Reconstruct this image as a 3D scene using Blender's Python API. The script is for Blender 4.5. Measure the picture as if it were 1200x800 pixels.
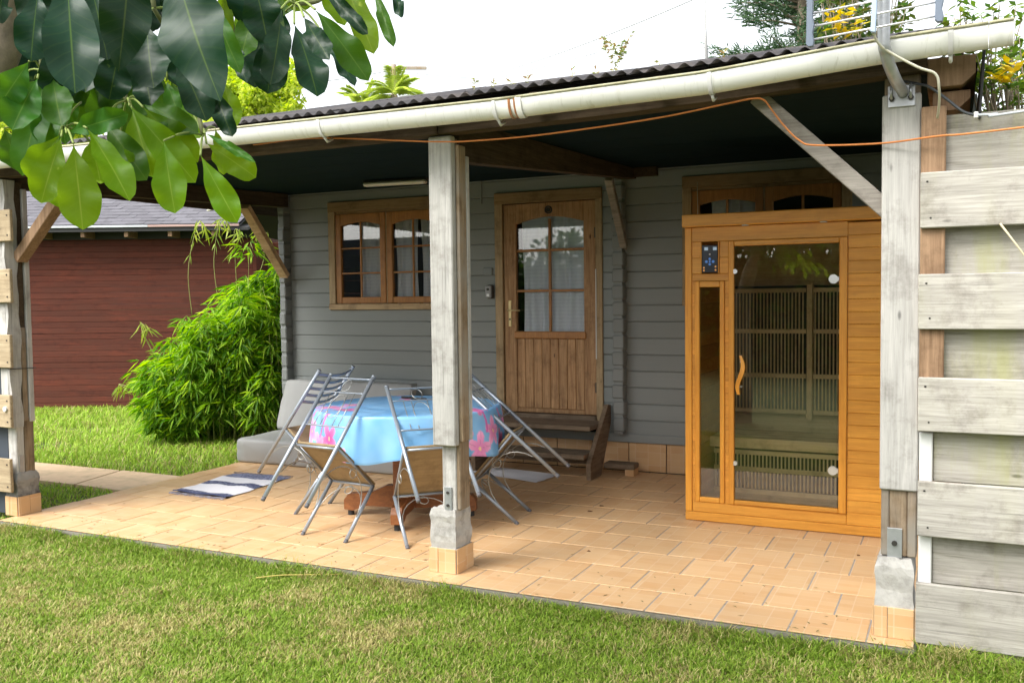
import bpy, bmesh, math, random
import numpy as np
from mathutils import Vector, Matrix
random.seed(7); rng = np.random.default_rng(7)
S = bpy.context.scene
C = S.collection
for o in list(bpy.data.objects): bpy.data.objects.remove(o)

# ------------------------------------------------------------------ camera
YAW, PITCH, ROLL, FPX = math.radians(25.5836), math.radians(2.8152), math.radians(-0.7024), 1088.44
cy, sy, cp, sp, cr, sr = math.cos(YAW), math.sin(YAW), math.cos(PITCH), math.sin(PITCH), math.cos(ROLL), math.sin(ROLL)
FWD = Vector((-sy*cp, cy*cp, -sp)); R0 = Vector((cy, sy, 0)); U0 = R0.cross(FWD)
RGT = cr*R0 + sr*U0; UPV = -sr*R0 + cr*U0
CAM = Vector((0, 0, 1.5))
cd = bpy.data.cameras.new('camera'); cam = bpy.data.objects.new('camera', cd); C.objects.link(cam)
cam.matrix_world = Matrix(((RGT.x, UPV.x, -FWD.x, CAM.x), (RGT.y, UPV.y, -FWD.y, CAM.y), (RGT.z, UPV.z, -FWD.z, CAM.z), (0, 0, 0, 1)))
cd.sensor_width = 36; cd.lens = 36*FPX/1200; cd.clip_start = .05; cd.clip_end = 2000
S.camera = cam
S.render.resolution_x, S.render.resolution_y = 1024, 682

# ------------------------------------------------------------------ light
w = bpy.data.worlds.new('World'); S.world = w; w.use_nodes = True
nt = w.node_tree; nt.nodes.clear()
sky = nt.nodes.new('ShaderNodeTexSky'); sky.sky_type = 'NISHITA'; sky.sun_disc = False
SUN_EL, SUN_AZ = math.radians(50), math.radians(205)      # azimuth measured clockwise from +Y
sky.sun_elevation = SUN_EL; sky.sun_rotation = SUN_AZ; sky.dust_density = 3; sky.air_density = 1.2
hs = nt.nodes.new('ShaderNodeHueSaturation'); hs.inputs['Saturation'].default_value = .18; hs.inputs['Value'].default_value = 1.0
bg = nt.nodes.new('ShaderNodeBackground'); bg.inputs['Strength'].default_value = .15
wo = nt.nodes.new('ShaderNodeOutputWorld')
nt.links.new(sky.outputs[0], hs.inputs['Color']); nt.links.new(hs.outputs[0], bg.inputs[0]); nt.links.new(bg.outputs[0], wo.inputs[0])
sd = bpy.data.lights.new('sun', 'SUN'); sd.energy = 1.5; sd.angle = math.radians(34); sd.color = (1, .97, .92)
sun = bpy.data.objects.new('sun', sd); C.objects.link(sun)
sdir = Vector((math.sin(SUN_AZ)*math.cos(SUN_EL), math.cos(SUN_AZ)*math.cos(SUN_EL), math.sin(SUN_EL)))
sun.rotation_euler = sdir.to_track_quat('Z', 'Y').to_euler()
S.view_settings.view_transform = 'Standard'; S.view_settings.look = 'None'
S.view_settings.exposure = 1.45; S.view_settings.gamma = 1

# ------------------------------------------------------------------ helpers
def at(x, y, d):
    """point in the place that lies d metres ahead in the direction measured on the photograph"""
    return CAM + d*(FWD + (x-600)/FPX*RGT - (y-400)/FPX*UPV)
LOCAL = {}
def frame(o):
    p = Vector((0, 0, 0))
    while o is not None:
        if o.name in LOCAL: return p
        p += o.location; o = o.parent
    return p
def tag(o, label=None, cat=None, group=None, kind=None):
    if label: o['label'] = label
    if cat: o['category'] = cat
    if group: o['group'] = group
    if kind: o['kind'] = kind
    return o
def thing(name, loc, label, cat, group=None, rotz=0, local=False, kind=None):
    o = bpy.data.objects.new(name, None); C.objects.link(o); o.empty_display_size = .1
    o.location = loc; o.rotation_euler = (0, 0, rotz)
    if local: LOCAL[o.name] = 1
    return tag(o, label, cat, group, kind)
def mesh(name, vs, fs, mat, parent=None, smooth=False, origin=True, label=None):
    vs = np.asarray(vs, dtype=float).reshape(-1, 3)
    me = bpy.data.meshes.new(name)
    c = (vs.min(0)+vs.max(0))/2 if origin else np.zeros(3)
    me.from_pydata((vs-c).tolist(), [], fs); me.materials.append(mat)
    if smooth: me.polygons.foreach_set('use_smooth', [True]*len(me.polygons))
    o = bpy.data.objects.new(name, me); C.objects.link(o)
    if parent is not None:
        o.parent = parent; o.location = Vector(c) - frame(parent)
    else: o.location = Vector(c)
    if label: o['label'] = label
    return o
def npmesh(name, v, f, mat, parent=None, smooth=False, attr=None):
    """fast mesh, all faces of equal size"""
    me = bpy.data.meshes.new(name); n = f.shape[1]
    me.vertices.add(len(v)); me.vertices.foreach_set('co', v.astype(np.float32).ravel())
    me.loops.add(f.size); me.loops.foreach_set('vertex_index', f.astype(np.int32).ravel())
    me.polygons.add(len(f)); me.polygons.foreach_set('loop_start', np.arange(0, f.size, n, dtype=np.int32))
    me.polygons.foreach_set('loop_total', np.full(len(f), n, dtype=np.int32))
    if smooth: me.polygons.foreach_set('use_smooth', np.ones(len(f), dtype=bool))
    me.update(calc_edges=True); me.materials.append(mat)
    if attr is not None:
        a = me.color_attributes.new('Col', 'FLOAT_COLOR', 'POINT'); a.data.foreach_set('color', attr.astype(np.float32).ravel())
    o = bpy.data.objects.new(name, me); C.objects.link(o)
    if parent is not None: o.parent = parent; o.location = -frame(parent)
    return o
def boxgeo(x0, x1, y0, y1, z0, z1, bev=.003):
    """chamfered box: 24 vertices"""
    b = min(bev, (x1-x0)*.45, (y1-y0)*.45, (z1-z0)*.45)
    if b <= 0:
        v = [(x, y, z) for x in (x0, x1) for y in (y0, y1) for z in (z0, z1)]
        return v, [(0, 1, 3, 2), (4, 6, 7, 5), (0, 4, 5, 1), (2, 3, 7, 6), (0, 2, 6, 4), (1, 5, 7, 3)]
    bm = bmesh.new(); bmesh.ops.create_cube(bm, size=1)
    for q in bm.verts: q.co = Vector(((x0+x1)/2+q.co.x*(x1-x0), (y0+y1)/2+q.co.y*(y1-y0), (z0+z1)/2+q.co.z*(z1-z0)))
    bmesh.ops.bevel(bm, geom=bm.edges[:], offset=b, segments=1, affect='EDGES')
    bm.verts.index_update()
    v = [tuple(q.co) for q in bm.verts]; f = [tuple(q.index for q in p.verts) for p in bm.faces]; bm.free()
    return v, f
def box(name, x0, x1, y0, y1, z0, z1, mat, parent=None, bev=.003, label=None, tilt=None):
    v, f = boxgeo(x0, x1, y0, y1, z0, z1, bev)
    o = mesh(name, v, f, mat, parent, label=label)
    if tilt: o.rotation_euler = tilt
    return o
def prism(name, pts, axis, a, b, mat, parent=None, label=None):
    """polygon pts extruded along axis (0,1,2) from a to b; pts are the other two coordinates in order"""
    def mk(p, t):
        q = list(p); q.insert(axis, t); return q
    n = len(pts); v = [mk(p, a) for p in pts]+[mk(p, b) for p in pts]
    f = [tuple(range(n))[::-1], tuple(range(n, 2*n))]+[(i, (i+1) % n, n+(i+1) % n, n+i) for i in range(n)]
    o = mesh(name, v, f, mat, parent, label=label)
    bm = bmesh.new(); bm.from_mesh(o.data); bmesh.ops.recalc_face_normals(bm, faces=bm.faces)
    bmesh.ops.bevel(bm, geom=bm.edges[:], offset=.0025, segments=1, affect='EDGES'); bm.to_mesh(o.data); bm.free()
    return o
def beam(name, p, q, wd, ht, mat, parent=None, up=(0, 0, 1), bev=.004, label=None):
    """squared bar from p to q, width wd (sideways) and height ht (along up)"""
    p, q = Vector(p), Vector(q); d = (q-p); L = d.length; d.normalize()
    s = d.cross(Vector(up)).normalized(); u = s.cross(d)
    v, f = boxgeo(-wd/2, wd/2, 0, L, -ht/2, ht/2, bev)
    vv = [p+s*a+d*b+u*c for a, b, c in v]
    return mesh(name, [tuple(x) for x in vv], f, mat, parent, label=label)
def tubegeo(pts, r, n=8, closed=False, caps=True):
    pts = [Vector(p) for p in pts]; m = len(pts); v = []; f = []
    rs = r if isinstance(r, (list, tuple)) else [r]*m
    t0 = (pts[1]-pts[0]).normalized(); a = Vector((0, 0, 1)) if abs(t0.z) < .9 else Vector((1, 0, 0))
    s = t0.cross(a).normalized()
    for i, p in enumerate(pts):
        if closed: t = (pts[(i+1) % m]-pts[i-1]).normalized()
        else: t = (pts[min(i+1, m-1)]-pts[max(i-1, 0)]).normalized()
        s = (s - t*s.dot(t)).normalized(); u = t.cross(s)
        for k in range(n):
            an = 2*math.pi*k/n; v.append(tuple(p+(s*math.cos(an)+u*math.sin(an))*rs[i]))
    rng_ = m if closed else m-1
    for i in range(rng_):
        j = (i+1) % m
        for k in range(n):
            f.append((i*n+k, i*n+(k+1) % n, j*n+(k+1) % n, j*n+k))
    if caps and not closed:
        f.append(tuple(range(n))[::-1]); f.append(tuple((m-1)*n+k for k in range(n)))
    return v, f
def tube(name, pts, r, mat, parent=None, n=8, closed=False, label=None):
    v, f = tubegeo(pts, r, n, closed)
    return mesh(name, v, f, mat, parent, smooth=True, label=label)
def join(geos):
    V = []; F = []
    for v, f in geos:
        k = len(V); V += [tuple(x) for x in v]; F += [tuple(i+k for i in q) for q in f]
    return V, F
def spline(pts, k=6):
    P = [Vector(p) for p in pts]; P = [2*P[0]-P[1]]+P+[2*P[-1]-P[-2]]; out = []
    for i in range(1, len(P)-2):
        for j in range(k):
            t = j/k; a, b, c, d = P[i-1:i+3]
            out.append(.5*((2*b)+(c-a)*t+(2*a-5*b+4*c-d)*t*t+(3*b-a-3*c+d)*t**3))
    return out+[P[-2]]
def disc(name, c, r, d, axis, mat, parent, n=16):
    """short cylinder centred at c along axis"""
    e = [0, 0, 0]; e[axis] = d/2; c = Vector(c); e = Vector(e)
    v, f = tubegeo([c-e, c+e], r, n)
    return mesh(name, v, f, mat, parent)
def dup(root, parent=None):
    c = root.copy(); C.objects.link(c)
    if parent is not None: c.parent = parent
    if root.name in LOCAL: LOCAL[c.name] = 1
    for ch in list(root.children): dup(ch, c)
    return c

# ------------------------------------------------------------------ materials
def M(name):
    m = bpy.data.materials.new(name); m.use_nodes = True; n = m.node_tree; n.nodes.clear()
    out = n.nodes.new('ShaderNodeOutputMaterial'); b = n.nodes.new('ShaderNodeBsdfPrincipled')
    n.links.new(b.outputs[0], out.inputs[0]); return m, n, b, out
def N(n, t, **k):
    x = n.nodes.new('ShaderNode'+t)
    for a, v in k.items():
        if a.startswith('i_'): x.inputs[a[2:].replace('_', ' ')].default_value = v
        else: setattr(x, a, v)
    return x
def ramp(n, src, stops):
    r = N(n, 'ValToRGB'); e = r.color_ramp.elements
    while len(e) < len(stops): e.new(.5)
    for q, (p, c) in zip(e, stops): q.position = p; q.color = (*c, 1) if len(c) == 3 else c
    n.links.new(src, r.inputs[0]); return r.outputs[0]
def mix(n, a, b, f, mode='MIX'):
    x = N(n, 'Mix', data_type='RGBA', blend_type=mode)
    for s, v in ((x.inputs[6], a), (x.inputs[7], b), (x.inputs[0], f)):
        if hasattr(v, 'links') or hasattr(v, 'is_linked'): n.links.new(v, s)
        elif isinstance(v, (tuple, list)): s.default_value = (*v, 1)
        else: s.default_value = v
    return x.outputs[2]
def mth(n, op, a, b=None, c=None):
    x = N(n, 'Math', operation=op)
    for s, v in zip(x.inputs, (a, b, c)):
        if v is None: continue
        if hasattr(v, 'is_linked'): n.links.new(v, s)
        else: s.default_value = v
    return x.outputs[0]
def coords(n, scale, rand=True, world=False):
    tc = N(n, 'TexCoord'); src = tc.outputs['Object']
    if world: src = N(n, 'NewGeometry').outputs['Position']
    if rand:
        oi = N(n, 'ObjectInfo'); va = N(n, 'VectorMath', operation='MULTIPLY_ADD')
        cb = N(n, 'CombineXYZ')
        for k, m_ in enumerate((37., 71., 53.)): n.links.new(mth(n, 'MULTIPLY', oi.outputs['Random'], m_), cb.inputs[k])
        n.links.new(src, va.inputs[0]); va.inputs[1].default_value = (1, 1, 1); n.links.new(cb.outputs[0], va.inputs[2]); src = va.outputs[0]
    mp = N(n, 'Mapping'); mp.inputs['Scale'].default_value = scale; n.links.new(src, mp.inputs[0]); return mp.outputs[0]
def noise(n, vec, scale=1, detail=6, rough=.6, dist=0):
    x = N(n, 'TexNoise', i_Scale=scale, i_Detail=detail, i_Roughness=rough, i_Distortion=dist); n.links.new(vec, x.inputs['Vector']); return x.outputs['Fac']
def bump(n, b, h, strength=.3, dist=.004):
    x = N(n, 'Bump', i_Strength=strength, i_Distance=dist); n.links.new(h, x.inputs['Height']); n.links.new(x.outputs[0], b.inputs['Normal'])
def wood(name, dark, light, axis=0, fine=90, rough=.65, knots=.5, moss=0, rnd=.25, bmp=.35, knotcol=None, stain=None, spec=.3, grey=None, wear=1.):
    m, n, b, out = M(name)
    sc = [fine*1.5]*3; sc[axis] = 4.5
    v = coords(n, tuple(sc)); g = noise(n, v, 1, 8, .7, .5)
    sc2 = [20.]*3; sc2[axis] = 1.6
    g2 = noise(n, coords(n, tuple(sc2)), 1, 3, .5, 1.2)
    gg = mth(n, 'ADD', mth(n, 'MULTIPLY', g, .62), mth(n, 'MULTIPLY', g2, .38))
    col = ramp(n, gg, [(.32, dark), (.66, light)])
    gw = noise(n, coords(n, (6, 6, 6)), 1, 9, .72)
    col = mix(n, col, ramp(n, gw, [(.30, (.62, .60, .58)), (.50, (1, 1, 1)), (.72, (1.0, 1.0, 1.0))]), wear, 'MULTIPLY')
    if grey:
        g3 = noise(n, coords(n, (3, 3, 3)), 1, 4, .6)
        col = mix(n, col, grey, ramp(n, g3, [(.4, (0, 0, 0)), (.65, (1, 1, 1))]))
    if knots:
        sk = [9.]*3; sk[axis] = 3.2
        vo = N(n, 'TexVoronoi', feature='F1', i_Scale=1.0, i_Randomness=1.0); n.links.new(coords(n, tuple(sk)), vo.inputs['Vector'])
        kf = ramp(n, vo.outputs['Distance'], [(.035, (1, 1, 1)), (.085, (0, 0, 0))])
        col = mix(n, col, knotcol or tuple(.35*c for c in dark), mth(n, 'MULTIPLY', kf, knots))
    if moss:
        g4 = noise(n, coords(n, (7, 2, 1.1), world=True, rand=False), 1, 6, .65)
        f = ramp(n, g4, [(.48, (0, 0, 0)), (.72, (moss,)*3)])
        col = mix(n, col, (.33, .34, .10), f)
    if stain:
        ss = [48.]*3; ss[axis] = 1.7
        g5 = noise(n, coords(n, tuple(ss)), 1, 6, .7)
        col = mix(n, col, stain, ramp(n, g5, [(.58, (0, 0, 0)), (.70, (.75, .75, .75))]))
    oi = N(n, 'ObjectInfo'); hsv = N(n, 'HueSaturation'); n.links.new(col, hsv.inputs['Color'])
    n.links.new(mth(n, 'MULTIPLY_ADD', oi.outputs['Random'], rnd, 1-rnd/2), hsv.inputs['Value'])
    n.links.new(hsv.outputs[0], b.inputs['Base Color'])
    b.inputs['Roughness'].default_value = rough; b.inputs['Specular IOR Level'].default_value = spec
    bump(n, b, gg, bmp, .003); return m
def plain(name, col, rough=.5, metal=0, var=.12, scale=18, spec=.4, bmp=0, dirt=None, dirtamt=.5, rnd=0):
    m, n, b, out = M(name)
    g = noise(n, coords(n, (scale,)*3), 1, 5, .6)
    c = mix(n, tuple(max(0, x*(1-var)) for x in col), tuple(min(1, x*(1+var)) for x in col), g)
    if dirt:
        g2 = noise(n, coords(n, (scale*.35,)*3), 1, 7, .7)
        c = mix(n, c, dirt, ramp(n, g2, [(.48, (0, 0, 0)), (.7, (dirtamt,)*3)]))
    if rnd:
        oi = N(n, 'ObjectInfo'); hsv = N(n, 'HueSaturation'); n.links.new(c, hsv.inputs['Color'])
        n.links.new(mth(n, 'MULTIPLY_ADD', oi.outputs['Random'], rnd, 1-rnd/2), hsv.inputs['Value']); c = hsv.outputs[0]
    n.links.new(c, b.inputs['Base Color'])
    b.inputs['Roughness'].default_value = rough; b.inputs['Metallic'].default_value = metal; b.inputs['Specular IOR Level'].default_value = spec
    if bmp: bump(n, b, g, bmp, .004)
    return m
def glassy(name, tint, gloss=.09, rough=.02):
    m, n, b, out = M(name); n.nodes.remove(b)
    t = N(n, 'BsdfTransparent'); t.inputs[0].default_value = (*tint, 1)
    g = N(n, 'BsdfGlossy'); g.inputs['Roughness'].default_value = rough
    fr = N(n, 'Fresnel', i_IOR=1.5); f = mth(n, 'ADD', mth(n, 'MULTIPLY', fr.outputs[0], 1.0), gloss)
    x = N(n, 'MixShader'); n.links.new(f, x.inputs[0]); n.links.new(t.outputs[0], x.inputs[1]); n.links.new(g.outputs[0], x.inputs[2])
    n.links.new(x.outputs[0], out.inputs[0]); return m
def foliage(name, cols, trans=.35, rough=.5, spec=.3):
    """leaves: colour differs from leaf to leaf (random per island); some light passes through"""
    m, n, b, out = M(name)
    ge = N(n, 'NewGeometry'); k = len(cols)
    col = ramp(n, ge.outputs['Random Per Island'], [((i+.5)/k, c) for i, c in enumerate(cols)])
    n.links.new(col, b.inputs['Base Color']); b.inputs['Roughness'].default_value = rough; b.inputs['Specular IOR Level'].default_value = spec
    tr = N(n, 'BsdfTranslucent'); hsv = N(n, 'HueSaturation', i_Value=1.5, i_Saturation=1.1); n.links.new(col, hsv.inputs['Color']); n.links.new(hsv.outputs[0], tr.inputs[0])
    x = N(n, 'MixShader'); x.inputs[0].default_value = trans
    n.links.new(b.outputs[0], x.inputs[1]); n.links.new(tr.outputs[0], x.inputs[2]); n.links.new(x.outputs[0], out.inputs[0]); return m

W_POST = wood('weathered_post_wood', (.32, .308, .285), (.54, .522, .488), 2, 85, .85, .8, stain=(.17, .165, .155), rnd=.10)
W_CORE = wood('brown_post_wood', (.12, .08, .045), (.38, .28, .18), 2, 60, .8, .4, grey=(.27, .24, .20), rnd=.3)
W_FENCE = wood('weathered_fence_wood', (.23, .213, .186), (.50, .472, .42), 0, 80, .85, .9, moss=.10, rnd=.16, stain=(.16, .15, .135))
W_FENCEB = wood('mossy_fence_wood', (.23, .213, .18), (.47, .442, .385), 0, 70, .85, .9, moss=.5, rnd=.15, stain=(.14, .13, .09))
W_STUD = wood('brown_stud_wood', (.15, .085, .045), (.35, .225, .135), 2, 70, .8, .8, rnd=.15)
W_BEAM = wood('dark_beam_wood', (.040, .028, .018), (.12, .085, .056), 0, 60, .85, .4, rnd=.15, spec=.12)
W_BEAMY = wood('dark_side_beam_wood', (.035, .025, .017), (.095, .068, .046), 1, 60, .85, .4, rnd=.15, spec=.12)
W_BRACE = wood('grey_brace_wood', (.15, .13, .11), (.34, .31, .27), 0, 80, .8, .3, rnd=.1)
W_BRACEO = wood('uplit_tan_brace_wood', (.38, .23, .12), (.68, .48, .29), 0, 60, .7, .3, rnd=.1)  # up-light on the corner brace is put into this lighter tan
W_FRAME = wood('window_frame_wood', (.25, .17, .085), (.47, .345, .20), 2, 90, .6, .7, rnd=.12)
W_FRAMEH = wood('window_head_wood', (.17, .105, .045), (.35, .235, .12), 0, 90, .6, .7, rnd=.12)
W_SILL = wood('pale_sill_wood', (.30, .20, .10), (.54, .39, .23), 0, 90, .6, .7, rnd=.12)
W_SASH = wood('sash_wood', (.26, .10, .02), (.46, .21, .055), 2, 90, .45, .4, rnd=.1, spec=.5)
W_DOOR = wood('door_wood', (.19, .085, .03), (.56, .34, .17), 2, 80, .55, 1., rnd=.16, knotcol=(.07, .03, .01))
W_STEP = wood('step_wood', (.10, .07, .045), (.28, .21, .145), 0, 70, .8, .5, rnd=.15)
W_STEPV = wood('step_side_wood', (.11, .075, .045), (.25, .18, .12), 1, 60, .8, .5, rnd=.15)
W_SAUNA = wood('sauna_cedar', (.54, .21, .022), (.80, .38, .055), 0, 60, .42, .15, rnd=.22, bmp=.12, spec=.5, wear=.25)
W_SAUNAV = wood('sauna_cedar_upright', (.58, .21, .018), (.80, .37, .045), 2, 60, .42, .15, rnd=.14, bmp=.12, spec=.5, wear=.25)
W_SLAT = wood('sauna_slat_wood', (.62, .47, .26), (.84, .70, .46), 2, 60, .6, 0, rnd=.15, bmp=.1)
W_SLATH = wood('sauna_bench_wood', (.60, .45, .25), (.82, .67, .43), 0, 60, .6, 0, rnd=.15, bmp=.1)
W_TABLE = wood('table_leg_wood', (.16, .05, .018), (.32, .125, .04), 0, 60, .4, .2, rnd=.15, spec=.5)
W_SEAT = wood('seat_board', (.22, .155, .08), (.34, .25, .135), 0, 120, .6, 0, rnd=.15, bmp=.1)
W_RED = wood('red_stained_board', (.045, .011, .006), (.135, .031, .015), 0, 45, .8, .1, rnd=.22, stain=(.045, .016, .011), grey=(.08, .022, .012))
PAINT = None
def painted_wood(name, c, axis):
    m, n, b, out = M(name)
    sc = [60.]*3; sc[axis] = 1.5
    g = noise(n, coords(n, tuple(sc)), 1, 5, .6); g2 = noise(n, coords(n, (1.2, 1.2, 1.2)), 1, 4, .6)
    col = mix(n, tuple(x*.86 for x in c), tuple(x*1.1 for x in c), mth(n, 'MULTIPLY_ADD', g2, .6, mth(n, 'MULTIPLY', g, .4)))
    oi = N(n, 'ObjectInfo'); hsv = N(n, 'HueSaturation'); n.links.new(col, hsv.inputs['Color'])
    n.links.new(mth(n, 'MULTIPLY_ADD', oi.outputs['Random'], .1, .95), hsv.inputs['Value']); n.links.new(hsv.outputs[0], b.inputs['Base Color'])
    b.inputs['Roughness'].default_value = .55; bump(n, b, g, .3, .002); return m
GREY = painted_wood('grey_green_painted_log', (.235, .252, .245), 0)
GREYV = painted_wood('grey_painted_log_end', (.20, .212, .205), 2)
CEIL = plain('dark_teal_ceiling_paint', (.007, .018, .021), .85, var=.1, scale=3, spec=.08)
CONC = plain('whitewashed_concrete', (.42, .405, .375), .9, var=.25, scale=30, bmp=.6, dirt=(.17, .16, .14), dirtamt=.75)
CONCD = plain('soot_stained_concrete', (.27, .265, .25), .9, var=.4, scale=14, bmp=.6, dirt=(.03, .03, .03), dirtamt=.95)
W_TAN = wood('tan_fence_wood', (.26, .19, .11), (.50, .40, .26), 0, 70, .85, .9, rnd=.2, stain=(.15, .11, .07))
SLAB = plain('patio_concrete_edge', (.13, .12, .095), .9, var=.35, scale=25, bmp=.6, dirt=(.10, .10, .07))
GROUT = plain('grey_grout', (.30, .28, .25), .9, var=.25, scale=20)
GALV = plain('galvanised_steel', (.42, .43, .44), .45, metal=.7, var=.2, scale=30)
ALU = plain('silver_painted_tube', (.30, .335, .38), .36, metal=.5, var=.06, scale=10)
WIRE = plain('thin_chair_wire', (.34, .34, .32), .35, metal=.7, var=.05)
BLACKR = plain('black_rubber', (.03, .03, .03), .7)
RUBGREY = plain('grey_rubber_foot', (.12, .12, .13), .7)
VINYL = plain('grey_vinyl', (.31, .31, .30), .48, var=.06, scale=5, spec=.4, bmp=.15)
WHITEP = plain('white_plastic', (.62, .62, .60), .4, var=.04)
LAMPW = plain('dull_lamp_cover', (.74, .72, .62), .4, var=.04)
BRASS = plain('aged_brass', (.62, .50, .26), .35, metal=.6, var=.1)
DARKM = plain('dark_metal', (.06, .055, .05), .5, metal=.6)
SILV = plain('brushed_silver', (.75, .75, .76), .3, metal=.7)
INSIDE = plain('dark_interior', (.035, .035, .035), .9)
TARP = plain('dark_blue_grey_sheet', (.045, .055, .07), .6, var=.2, scale=4)
CABLEO = plain('orange_cable', (.58, .20, .05), .5, var=.1)
CABLEW = plain('cream_cable', (.55, .53, .42), .5, var=.15)
CABLEB = plain('black_cable', (.05, .055, .06), .5)
CABLEG = plain('pale_grey_cable', (.42, .45, .47), .5)
ROOFM = plain('dark_corrugated_sheet', (.045, .042, .045), .7, var=.3, scale=6, dirt=(.16, .13, .11), dirtamt=.6)
GLASS = glassy('window_glass', (.95, .96, .96), .03)
SGLASS = glassy('tinted_sauna_glass', (.92, .92, .87), .045, .01)
# gutter: cream plastic with streaks of algae hanging down from the rim and along the belly
m, n, b, out = M('weathered_gutter'); GUT = m
g = noise(n, coords(n, (16, 3, 3), world=True, rand=False), 1, 8, .75, 1.5); g2 = noise(n, coords(n, (1.5, 1.5, 1.5), world=True, rand=False), 1, 5, .6)
col = mix(n, (.80, .805, .80), (.70, .69, .62), g2)
n.links.new(mix(n, col, (.22, .20, .10), ramp(n, g, [(.54, (0, 0, 0)), (.78, (.6,)*3)])), b.inputs['Base Color']); b.inputs['Roughness'].default_value = .45
RIM = plain('mossy_gutter_rim', (.42, .40, .26), .7, var=.3, scale=25, dirt=(.20, .18, .08), dirtamt=.8)
RUST = plain('rust_patch', (.30, .12, .04), .8, var=.4, scale=40, dirt=(.5, .4, .3), dirtamt=.7)
# floor tile: printed patchwork of small clay rectangles with pale joints
def tile_material(name, plane):
    m, n, b, out = M(name)
    mp = coords(n, (1, 1, 1), rand=True); sx = N(n, 'SeparateXYZ'); n.links.new(mp, sx.inputs[0])
    A, B_ = sx.outputs[plane[0]], sx.outputs[plane[1]]
    u = mth(n, 'DIVIDE', A, .11); v = mth(n, 'DIVIDE', B_, .11)
    # alternate full squares with halved ones
    cu, cv = mth(n, 'FLOOR', u), mth(n, 'FLOOR', v)
    wn = N(n, 'TexWhiteNoise', noise_dimensions='2D'); cb = N(n, 'CombineXYZ'); n.links.new(cu, cb.inputs[0]); n.links.new(cv, cb.inputs[1]); n.links.new(cb.outputs[0], wn.inputs['Vector'])
    half = mth(n, 'GREATER_THAN', wn.outputs['Value'], .5)
    v2 = mth(n, 'ADD', v, mth(n, 'MULTIPLY', half, .5)); cv2 = mth(n, 'FLOOR', mth(n, 'MULTIPLY', v2, mth(n, 'ADD', half, 1)))
    wn2 = N(n, 'TexWhiteNoise', noise_dimensions='3D'); cb2 = N(n, 'CombineXYZ'); n.links.new(cu, cb2.inputs[0]); n.links.new(cv2, cb2.inputs[1]); n.links.new(half, cb2.inputs[2]); n.links.new(cb2.outputs[0], wn2.inputs['Vector'])
    base = ramp(n, wn2.outputs['Value'], [(0, (.52, .285, .115)), (.35, (.565, .34, .155)), (.7, (.59, .375, .185)), (1, (.535, .305, .13))])
    g = noise(n, coords(n, (9, 9, 9)), 1, 6, .65); base = mix(n, base, (.62, .45, .29), mth(n, 'MULTIPLY', g, .45))
    fu = mth(n, 'ABSOLUTE', mth(n, 'SUBTRACT', mth(n, 'FRACT', u), .5)); fv = mth(n, 'ABSOLUTE', mth(n, 'SUBTRACT', mth(n, 'FRACT', mth(n, 'MULTIPLY', v2, mth(n, 'ADD', half, 1))), .5))
    ln = mth(n, 'GREATER_THAN', mth(n, 'MAXIMUM', fu, fv), .475)
    c = mix(n, base, (.66, .52, .37), mth(n, 'MULTIPLY', ln, .4))
    g3 = noise(n, coords(n, (1.3, 1.3, 1.3), rand=False, world=True), 1, 5, .6)
    c = mix(n, c, (.34, .24, .15), ramp(n, g3, [(.5, (0, 0, 0)), (.75, (.28,)*3)]))
    oi = N(n, 'ObjectInfo'); hsv = N(n, 'HueSaturation'); n.links.new(c, hsv.inputs['Color'])
    n.links.new(mth(n, 'MULTIPLY_ADD', oi.outputs['Random'], .10, .95), hsv.inputs['Value']); n.links.new(hsv.outputs[0], b.inputs['Base Color'])
    b.inputs['Roughness'].default_value = .42; b.inputs['Specular IOR Level'].default_value = .4
    bump(n, b, mth(n, 'MULTIPLY_ADD', g, .5, mth(n, 'MULTIPLY', ln, -.4)), .25, .002); return m
TILE = tile_material('patio_tile', (0, 1)); TILEV = tile_material('upright_tile', (0, 2)); TILEY = tile_material('side_tile', (1, 2))
STONE = plain('tan_paver', (.56, .41, .26), .85, var=.2, scale=14, bmp=.4, dirt=(.30, .25, .15), dirtamt=.6)

SUNK = plain('grass_grown_stone', (.34, .28, .13), .9, var=.3, scale=14, dirt=(.20, .22, .06), dirtamt=.8)
# ------------------------------------------------------------------ the ground
m, n, b, out = M('lawn_soil'); LAWN = m
g = noise(n, coords(n, (1.4, 1.4, 1.4), rand=False), 1, 8, .65); g2 = noise(n, coords(n, (45, 45, 45), rand=False), 1, 6, .7)
col = ramp(n, g, [(.35, (.085, .13, .022)), (.55, (.13, .15, .035)), (.7, (.22, .19, .075))])
n.links.new(mix(n, col, (.05, .06, .02), ramp(n, g2, [(.42, (.8,)*3), (.6, (0, 0, 0))])), b.inputs['Base Color']); b.inputs['Roughness'].default_value = .95
bump(n, b, g2, .8, .02)
Lz = -.058
tag(mesh('lawn', [(-150, -60, Lz), (150, -60, Lz), (150, 240, Lz), (-150, 240, Lz)], [(0, 1, 2, 3)], LAWN), 'mown green lawn with dry straw patches in front of the tiled patio', kind='structure')

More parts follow.
